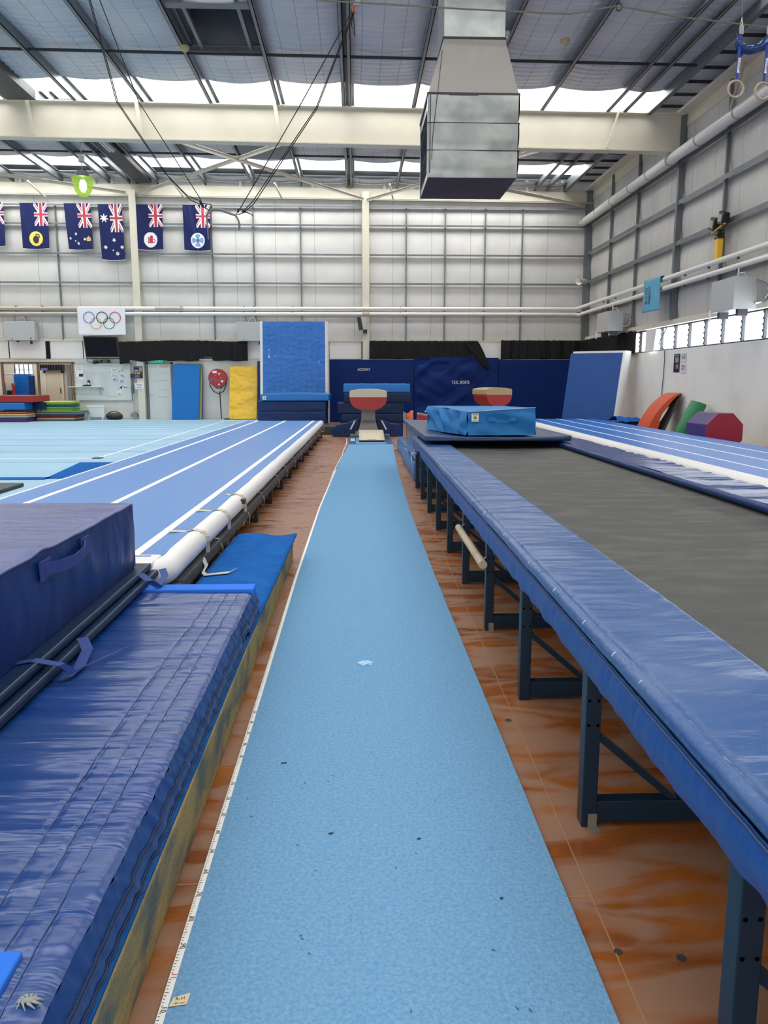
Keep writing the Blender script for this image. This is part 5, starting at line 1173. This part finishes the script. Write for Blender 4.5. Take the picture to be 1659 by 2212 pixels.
for x, z, c, nme in ((-9.28, 3.65, (.06, .18, .5), 'blue_ring'), (-8.83, 3.65, (.01, .01, .01), 'black_ring'), (-8.38, 3.65, (.5, .04, .14), 'red_ring'), (-9.05, 3.45, (.62, .45, .16), 'yellow_ring'), (-8.60, 3.45, (.04, .32, .15), 'green_ring')):
    q = MB(); n_ = 40
    vs = []
    for k in range(n_): a = 2 * PI * k / n_; vs += [(x + .20 * math.cos(a), 28.53, z + .20 * math.sin(a)), (x + .172 * math.cos(a), 28.53, z + .172 * math.sin(a))]
    q.add(vs, [(2 * k, 2 * ((k + 1) % n_), 2 * ((k + 1) % n_) + 1, 2 * k + 1) for k in range(n_)]); q.build(nme, mat(nme + '_ink', c, .6), t, fix=False)

# ================================================================== RIGHT WALL THINGS
def tw(u, v):
    y = 22.05 - 1.15 * u
    if v < .8: z = 3.30 + .80 * v / .8 + .05 * u * 0; x = 7.93 + .02 * nz(u * 4, v * 3)
    else: a = (v - .8) / .2 * PI; x = 8.0 - .07 * math.cos(a); z = 4.12 + .05 * math.sin(a)
    return (x, y + .1 * (1 - v) * (.5 - u), z - .02 * u)
o = cloth('towel', 'faded blue towel hanging over the white pipes on the right wall', 'towel', tw, 20, 24, mat('towel_blue', (.09, .33, .50), .85, mix=((.16, .38, .48), 4, (1, 1, 1), .45, .65)))
q = MB(); random.seed(5)
for i in range(2):
    for k in range(7): z = 3.95 - k * .065; y = 21.75 - i * .22; q.box(7.90, 7.905, y, y + .09, z - .05, z - random.uniform(.0, .03))
q.build('faded_lettering', mat('towel_navy', (.03, .08, .18), .8), o)
t = thing('floodlight', 'twin work floodlights on a yellow stand fixed to the right wall', 'light', (8.15, 18.0, 4.1))
MB().box(8.1, 8.22, 18.03, 18.19, 4.12, 4.60).build('yellow_mast', M_YEL, t, .004)
MB().box(8.12, 8.2, 18.06, 18.16, 4.6, 4.78).box(8.08, 8.24, 18.0, 18.2, 4.66, 4.69).box(8.08, 8.24, 18.0, 18.2, 4.58, 4.62).build('mast_clamp', M_BLACK, t)
MB().beam((8.1, 18.35, 4.74), (8.1, 17.75, 4.84), .05, .02).build('cross_bar', M_YEL, t)
for y, z in ((18.30, 4.93), (17.88, 4.98)):
    h_ = MB(); h_.box(8.05, 8.2, y - .13, y + .13, z - .14, z + .13, (.35, 'X', (8.1, y, z))); h_.build('lamp_head', M_BLACK, t, .015)
    h_ = MB(); h_.box(8.035, 8.05, y - .085, y + .085, z - .08, z + .08, (.35, 'X', (8.1, y, z))); h_.build('lamp_glass', mat('lamp_glass_grey', (.35, .36, .33), .2), t)
o = tag(MB().box(8.385, 8.395, 20.45, 20.82, 1.67, 2.14).build('poster', M_BLACK), 'black poster with pictures on the right wall below the louvres', 'poster', 'posters on the right wall')
q = MB(); q.box(8.38, 8.385, 20.5, 20.72, 1.92, 2.05).box(8.38, 8.385, 20.5, 20.76, 2.08, 2.11); q.build('print', MATS['pic_grey'], o); MB().box(8.38, 8.385, 20.5, 20.66, 1.76, 1.87).build('print', mat('pic_pink', (.4, .12, .16), .6), o)
for z0, z1, lb in ((1.93, 2.15, 'white notice on the right wall, beside the top of the black poster'), (1.64, 1.88, 'white notice on the right wall, beside the bottom of the black poster')):
    o = tag(MB().box(8.385, 8.393, 20.05, 20.35, z0, z1).build('notice', mat('grey_paper', (.62, .63, .66), .7)), lb, 'notice', 'white notices on the right wall')
    q = MB()
    for k in range(4): q.box(8.38, 8.385, 20.1, 20.3, z1 - .05 - k * .035, z1 - .04 - k * .035)
    q.build('print', M_DARK, o)
q = MB(); q.tube([(8.36, 21.35, 3.0), (8.33, 21.3, 2.85), (8.3, 21.7, 2.45), (8.34, 21.38, 2.27), (8.37, 21.42, 2.0), (8.37, 21.45, 1.5), (8.37, 21.5, 1.0)], .012, 6)
tag(q.build('hanging_cable', M_DARK), 'dark cable hanging down the white right wall from the louvres', 'cable')
o = MB(lambda x, y, z: (x, y, z)); o.add([(8.30, 22.72, 2.88), (8.30, 21.95, 2.88), (8.30, 22.1, 2.27), (8.30, 22.72, 2.27)], [(0, 1, 2, 3)]); o = o.build('window_paper', mat('thin_paper', (.74, .74, .70), .7)); tag(o, 'white sheet covering one louvre bay of the right wall', 'sheet'); s_ = o.modifiers.new('t', 'SOLIDIFY'); s_.thickness = .004
# soft play shapes
t = thing('curved_ramp', 'orange curved foam ramp leaning on the right wall', 'foam ramp', (7.8, 20.4, 0))
pr = [(7.42 + .87 * (k / 16) ** 1.35, 1.14 * (1 - (1 - k / 16) ** 1.5)) for k in range(17)]
inn = [(x + .30 - .26 * (i / 16), z - .02 * (i / 16)) for i, (x, z) in enumerate(pr)]
MB().prism(pr + inn[::-1], 20.0, 20.82, 'y').build('orange_cover', mat('orange_foam', (.60, .085, .022), .45), t, fix=True)
MB().prism([(7.78, .0), (7.86, .0), (8.34, 1.12), (8.30, 1.14)], 20.03, 20.80).build('backing_board', mat('dark_print', (.05, .05, .04), .6), t)
MB().prism([(7.76, .42), (7.80, .44), (7.93, .66), (8.0, .80), (7.94, .74), (7.84, .62)], 19.99, 20.0).build('white_print', M_PAPER, t)
t = MB(); t.tube([(7.70, 18.5, .10), (7.71, 18.5, .13), (8.10, 18.5, .90), (8.11, 18.5, .93)], [.17, .19, .19, .175], 28); tag(t.build('foam_roller', mat('green_foam', (.02, .20, .08), .45)), 'dark green foam cylinder leaning behind the purple and pink block', 'foam roller')
t = thing('octagon_block', 'octagonal foam block with a raspberry end and purple sides by the right wall', 'foam block', (7.6, 16.5, 0))
def Oc(x, y, z): return (x, y, z)
R8 = .385; cz, cy_ = .415, 15.95
# the octagon's axis runs towards the back wall
a0 = (7.34, 15.5); a1 = (7.30, 16.35)
q = MB(); vs = []
ax_ = Vector((a1[0] - a0[0], a1[1] - a0[1], 0)).normalized(); sd = Vector((ax_.y, -ax_.x, 0))
def ring8(c, r): return [Vector((c[0], c[1], cz)) + sd * r * math.cos(PI / 8 + k * PI / 4) * .98 + Vector((0, 0, r * math.sin(PI / 8 + k * PI / 4))) for k in range(8)]
f0, f1 = ring8(a0, R8 / math.cos(PI / 8)), ring8(a1, R8 / math.cos(PI / 8))
q.add(f0 + f1, [(i, (i + 1) % 8, 8 + (i + 1) % 8, 8 + i) for i in range(8)] + [tuple(range(8, 16))]); q.build('purple_side', mat('purple_foam', (.05, .025, .15), .45), t, .012)
q = MB(); g0 = [p - ax_ * .03 for p in f0]; q.add(g0 + f0, [tuple(range(8))[::-1]] + [(i, (i + 1) % 8, 8 + (i + 1) % 8, 8 + i) for i in range(8)]); q.build('raspberry_end', mat('raspberry_foam', (.30, .015, .045), .42), t, .012)
o = MB().prism([(7.2, 0), (8.1, 0), (8.1, .42), (7.75, .42)], 13.2, 14.2, 'y').build('wedge', mat('pink_foam', (.50, .09, .11), .45), bevel=.02); tag(o, 'pink foam wedge cut off by the right image edge', 'foam wedge')
def cl(u, v): return (7.12 + .85 * u, 21.2 + .9 * v, .36 + .12 * math.sin(PI * v) * (1 - .5 * u) + .05 * nz(u * 6, v * 4))
cloth('crumpled_cover', 'crumpled blue cover on the floor below the leaning air mat', 'cover', cl, 24, 16, M_CARPB)
o = MB().box(7.2, 7.95, 21.25, 22.05, .0, .33).build('folded_cover', M_NAVY, bevel=.05); tag(o, 'folded navy cover under the crumpled blue one', 'cover')

# ================================================================== OVERHEAD
t = thing('ventilation_duct', 'big galvanised ventilation duct hanging from the roof', 'duct', (1.78, 13.2, 4.45))
dx0, dx1, dy0, dy1, db, dt = 1.107, 2.455, 12.5, 13.9, 4.45, 5.61
q = MB()
hz = (dt - db) / 3
for k in range(3):
    z0, z1 = db + k * hz, db + (k + 1) * hz; mid = (z0 + z1) / 2
    for (p, q_, r_) in (((dx0, dy0), (dx1, dy0), (0, -1)), ((dx1, dy0), (dx1, dy1), (1, 0)), ((dx1, dy1), (dx0, dy1), (0, 1))):
        q.grid(lambda u, v, p=p, q_=q_, r_=r_, z0=z0, z1=z1: (p[0] + (q_[0] - p[0]) * u + r_[0] * (.016 * math.sin(PI * v ** .8) + .02 * v) , p[1] + (q_[1] - p[1]) * u + r_[1] * (.016 * math.sin(PI * v ** .8) + .02 * v) + .012 * nz(u * 2.4, v, z0) * r_[1], z0 + (z1 - z0) * v), 12, 6)
q.build('duct_body', M_DUCTM, t, fix=False)
for k in (1, 2): MB().box(dx0 - .012, dx1 + .03, dy0 - .028, dy1 + .028, db + k * hz - .004, db + k * hz + .003).build('panel_seam', M_DARK, t)
MB().box(dx0 + .005, dx0 + .02, dy0, dy1, db, dt).box(dx0 - .01, dx0 + .01, dy0, dy0 + .06, db, dt).box(dx0 - .01, dx0 + .01, dy1 - .06, dy1, db, dt).build('side_panel', M_DUCTM, t)
q = MB()
for k in range(22): z = db + .12 + k * .04; q.box(dx0 - .012, dx0 + .006, dy0 + .12, dy1 - .1, z, z + .018, (.3, 'Y', (dx0, 0, z)))
q.build('side_grille', M_BLACK, t)
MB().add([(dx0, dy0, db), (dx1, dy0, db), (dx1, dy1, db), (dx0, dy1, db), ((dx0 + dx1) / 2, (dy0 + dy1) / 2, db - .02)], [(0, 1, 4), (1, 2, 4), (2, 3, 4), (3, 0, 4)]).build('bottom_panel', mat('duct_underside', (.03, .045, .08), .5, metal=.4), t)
MB().box(dx0 - .02, dx1 + .02, dy0 - .02, dy1 + .02, dt - .01, dt + .035).build('flange', M_DARK, t)
nb = [(dx0, dy0), (dx1, dy0), (dx1, dy1), (dx0, dy1)]; nt2 = [(1.328, 12.5), (2.232, 12.5), (2.232, 13.4), (1.328, 13.4)]
MB().add([(x, y, dt + .035) for x, y in nb] + [(x, y, 6.39) for x, y in nt2], [(i, (i + 1) % 4, 4 + (i + 1) % 4, 4 + i) for i in range(4)]).build('taper', mat('taper_sheet', (.43, .41, .37), .5, metal=.2, mix=((.52, .51, .46), 2.5, (1, 1, 1), .5, .8)), t)
MB().box(1.31, 2.25, 12.48, 13.42, 6.385, 6.41).build('flange', M_DARK, t)
MB().box(1.33, 2.23, 12.5, 13.4, 6.41, 8.5).build('neck', M_DUCTM, t)
q = MB(); q.tube([(1.30, 12.44, 6.2), (1.17, 12.44, 5.0), (1.16, 12.44, 4.7)], .005, 5).tube([(1.135, 12.44, 5.6), (1.13, 12.44, 4.5)], .006, 5); q.build('hanging_wire', M_DARK, t)
# high bay lamp
t = thing('high_bay_lamp', 'glowing green glass high bay lamp hanging from the roof', 'lamp', (-7.43, 23, 6.4))
prof = [(.0, 6.43), (.10, 6.445), (.17, 6.50), (.22, 6.60), (.255, 6.72), (.29, 6.93)]
q = MB(); n_ = 32
vs = [(-7.43 + r * math.cos(2 * PI * k / n_), 23 + r * math.sin(2 * PI * k / n_), z) for r, z in prof for k in range(n_)]
q.add(vs, [(i * n_ + k, i * n_ + (k + 1) % n_, (i + 1) * n_ + (k + 1) % n_, (i + 1) * n_ + k) for i in range(len(prof) - 1) for k in range(n_)], True)
gm, N_, L_ = nodemat('green_glass'); e_ = N_.new('ShaderNodeEmission'); e_.inputs[0].default_value = (.55, .82, .16, 1); e_.inputs[1].default_value = .75
tr_ = N_.new('ShaderNodeBsdfTransparent'); tr_.inputs[0].default_value = (.75, 1, .4, 1); mx = N_.new('ShaderNodeMixShader'); mx.inputs[0].default_value = .6
L_.new(tr_.outputs[0], mx.inputs[1]); L_.new(e_.outputs[0], mx.inputs[2]); L_.new(mx.outputs[0], N_['Material Output'].inputs[0])
q.build('glass_shade', gm, t, fix=False)
MB().tube([(-7.43, 23, 6.88), (-7.43, 23, 6.80), (-7.43, 23, 6.66), (-7.43, 23, 6.56)], [.05, .09, .10, .05], 14).build('bulb', mat('bulb_glow', (1, 1, .9), .5, emit=((1, 1, .75), 9)), t)
MB().tube([(-7.43, 23, 6.93), (-7.43, 23, 6.97), (-7.43, 23, 7.08), (-7.43, 23, 7.14)], [.30, .19, .16, .06], 20).build('lamp_cap', M_GALV, t)
MB().cyl((-7.43, 23, 7.14), (-7.43, 23, 7.34), .012, 6).box(-7.50, -7.36, 22.95, 23.05, 7.34, 7.5).cyl((-7.43, 23, 7.5), (-7.43, 23, 8.2), .012, 6).build('hanger_chain', M_GALV, t)
for x, y, lb in ((-6.98, 23.6, 'twin tube fluorescent light under the roof behind the rafter, left'), (2.9, 17.0, 'twin tube fluorescent light under the roof right of the duct')):
    t = thing('fluorescent_light', lb, 'light', (x, y, 7.98), 'fluorescent lights under the roof')
    MB().box(x - .09, x + .09, y - .75, y + .75, 7.98, 8.04).build('fitting', M_GREYW, t)
    for d in (-.045, .045): MB().cyl((x + d, y - .7, 7.955), (x + d, y + .7, 7.955), .018, 8).build('tube', M_PAPER, t)
for x, y, lb in ((-3.38, 17.2, 'cream smoke detector on the purlin beside the roof vent'), (4.15, 16.6, 'cream smoke detector on the purlin right of the duct')):
    tag(MB().tube([(x, y, 8.05), (x, y, 8.0), (x, y, 7.96), (x, y, 7.94)], [.09, .09, .06, .03], 16).build('smoke_detector', mat('detector_cream', (.45, .35, .2), .5)), lb, 'detector', 'smoke detectors')
# spotting rig
blk = mat('black_rope', (.01, .01, .012), .8)
YR = 13.0
t = thing('spotting_belt', 'grey fabric spotting belt hanging from black ropes below the flags', 'belt', (-2.05, YR, 3.7))
q = MB(); bp = [(-2.30, YR, 3.62), (-2.305, YR, 3.82), (-2.32, YR, 3.98), (-2.22, YR, 4.07), (-2.08, YR, 4.06), (-1.95, YR, 4.01), (-1.86, YR, 3.98), (-1.82, YR, 3.90), (-1.81, YR, 3.80), (-1.825, YR, 3.76)]
q.tube(bp, [.012, .014, .024, .036, .033, .026, .024, .022, .028, .015], 10, flat=.7); q.build('belt_strap', mat('belt_grey', (.22, .21, .20), .8), t)
q = MB(); q.tube([(-1.81, YR, 3.80), (-1.80, YR, 3.86)], .014, 6); q.build('buckle', mat('buckle_tan', (.35, .22, .05), .5), t)
q = MB()
for pts in ([(-4.15, YR, 7.9), (-3.62, YR, 5.62), (-2.95, YR, 4.62), (-2.6, YR, 4.27), (-2.40, YR, 4.19)], [(-4.13, YR, 7.9), (-3.60, YR, 5.62), (-2.85, YR, 4.50), (-2.55, YR, 4.2), (-2.38, YR, 4.13)], [(-4.10, YR, 7.9), (-3.28, YR, 5.62), (-2.42, YR, 4.25), (-2.38, YR, 4.16)],
            [(-.02, YR, 6.95), (-.85, YR, 5.57), (-1.78, YR, 4.10), (-1.81, YR, 4.06)], [(.0, YR, 6.95), (-.58, YR, 5.58), (-1.60, YR, 4.18), (-1.74, YR, 4.05)], [(.01, YR, 6.93), (-.57, YR, 5.56), (-1.58, YR, 4.15), (-1.72, YR, 4.04)],
            [(-2.40, YR, 4.16), (-2.24, YR, 4.14), (-2.22, YR, 4.08), (-2.25, YR, 4.04), (-2.40, YR, 4.13)], [(-1.81, YR, 4.06), (-1.86, YR, 3.99), (-1.80, YR, 4.0), (-1.72, YR, 4.03), (-1.76, YR, 4.07), (-1.84, YR, 4.07)], [(-1.72, YR, 4.04), (-1.62, YR, 4.0), (-1.59, YR, 3.97)], [(-.01, YR, 6.92), (-.03, YR, 6.75), (.02, YR, 6.6), (.0, YR, 6.9)]):
    q.tube(pts, .0075, 6)
q.build('rope', blk, t)
q = MB(); q.tube([(-2.41, YR, 4.19), (-2.36, YR, 4.10)], .02, 8).tube([(-1.81, YR, 4.07), (-1.83, YR, 4.03)], .016, 8).tube([(-1.76, YR, 4.04), (-1.70, YR, 4.04)], .018, 8); q.build('knot', blk, t)
t = thing('pulley', 'small pulley with an orange hook where the right ropes meet the roof cable', 'pulley', (.02, YR, 6.9))
MB().tube([(.01, YR, 6.93), (.0, YR, 7.02)], .028, 10).build('hook', mat('hook_orange', (.5, .14, .06), .5), t)
MB().tube([(.01, YR, 7.02), (.03, YR, 7.08), (.06, YR, 7.1), (.05, YR, 7.02)], .008, 6).box(.03, .10, YR - .02, YR + .02, 7.03, 7.16).cyl((.06, YR, 7.1), (.06, YR, 7.95), .006, 6).build('block', M_CHROME, t)
t = thing('roof_cable', 'pale rigging cable strung across below the roof to the right wall', 'cable', (3, 12, 6.5))
MB().tube([(-.5, 12.02, 6.66), (.367, 12.0, 6.62), (1.603, 12, 6.57), (3.05, 12, 6.53), (3.73, 12, 6.645)], .011, 6).tube([(3.76, 12, 6.64), (4.6, 12, 6.52), (5.9, 12, 6.40), (8.35, 12, 6.25)], .011, 6).build('cable_run', mat('cable_khaki', (.20, .20, .15), .7), t)
MB().tube([(3.75 + .04 * math.cos(a), 12, 6.63 + .05 * math.sin(a)) for a in [2 * PI * k / 12 for k in range(12)]], .008, 6, closed=True).cyl((3.75, 12, 6.68), (3.75, 12, 8.1), .005, 6).build('shackle', M_BLACK, t)
# gymnastic rings
YG = 10.6
t = thing('gymnastic_rings', 'pair of wooden rings on blue straps hoisted near the right wall', 'rings', (5.0, YG, 4.9))
for cx_, cz_, sx_ in ((4.862, 5.085, .0), (5.215, 5.065, .0)):
    MB().tube([(cx_ + .098 * math.cos(a), YG, cz_ + .098 * math.sin(a)) for a in [2 * PI * k / 32 for k in range(32)]], .0145, 12, closed=True).build('ring', mat('ring_wood', (.42, .33, .24), .35), t)
    q = MB(); q.prism([(cx_ - .012, cz_ + .09), (cx_ + .018, cz_ + .09), (cx_ + .04, 5.74), (cx_ - .0, 5.74)], YG - .004, YG + .004); q.build('strap', mat('strap_blue', (.012, .04, .30), .6), t)
    q = MB(); q.prism([(cx_ + .0, 5.275), (cx_ + .03, 5.275), (cx_ + .038, 5.45), (cx_ + .008, 5.45)], YG - .006, YG - .004); o = q.build('strap_label', M_PAPER, t)
    text('ACROMAT', .034, Matrix.Translation((cx_ + .020, YG - .007, 5.363)) @ Matrix.Rotation(PI / 2, 4, 'X') @ Matrix.Rotation(-PI / 2 + .04, 4, 'Z'), FM[0], 'lettering', o, .0005, .92)
    q = MB(); q.box(cx_ - .0, cx_ + .05, YG - .01, YG + .01, 5.73, 5.83).tube([(cx_ + .02, YG, 5.82), (cx_ + .035, YG, 5.86), (cx_ + .02, YG, 5.90), (cx_ + .01, YG, 5.86), (cx_ + .02, YG, 5.82)], .006, 6).cyl((cx_ + .02, YG, 5.88), (cx_ + .02, YG, 5.92), .008, 6); q.build('buckle', M_CHROME, t)
    MB().cyl((cx_ + .02, YG, 5.92), (cx_ - .02, YG, 8.2), .004, 6).build('suspension_cable', M_GALV, t)
def bagf(u, v):
    x = 4.84 + .40 * u; sag = math.sin(PI * u)
    zt = 5.76 - .15 * sag ** .8 + .02 * nz(u * 7, 3); zb = 5.57 - .07 * sag + (.03 if u < .05 else 0)
    a = PI * v
    return (x - .02 * (1 - v) * (1 - u), YG + .03 - .05 * math.sin(a) - .012 * nz(u * 9, v * 4), zb + (zt - zb) * v)
cloth('cover_bag', 'shiny blue cover slung between the two ring straps', 'cover', bagf, 34, 16, mat('blue_shiny_vinyl', (.006, .04, .17), .25, bump=(14, (1, 1, 1), .9)))
# junction pipe high on the right wall
t = thing('conduit_drop', 'pale conduit dropping to the fat duct pipe behind the rings', 'conduit', (8.1, 17, 7.2))
MB().tube([(8.18, 17.55, 8.2), (8.18, 17.6, 7.9), (8.14, 18.05, 7.05)], .035, 10).cyl((8.1, 18.15, 7.0), (7.95, 17.5, 7.08), .04, 10).build('pipe', M_BEIGE, t)
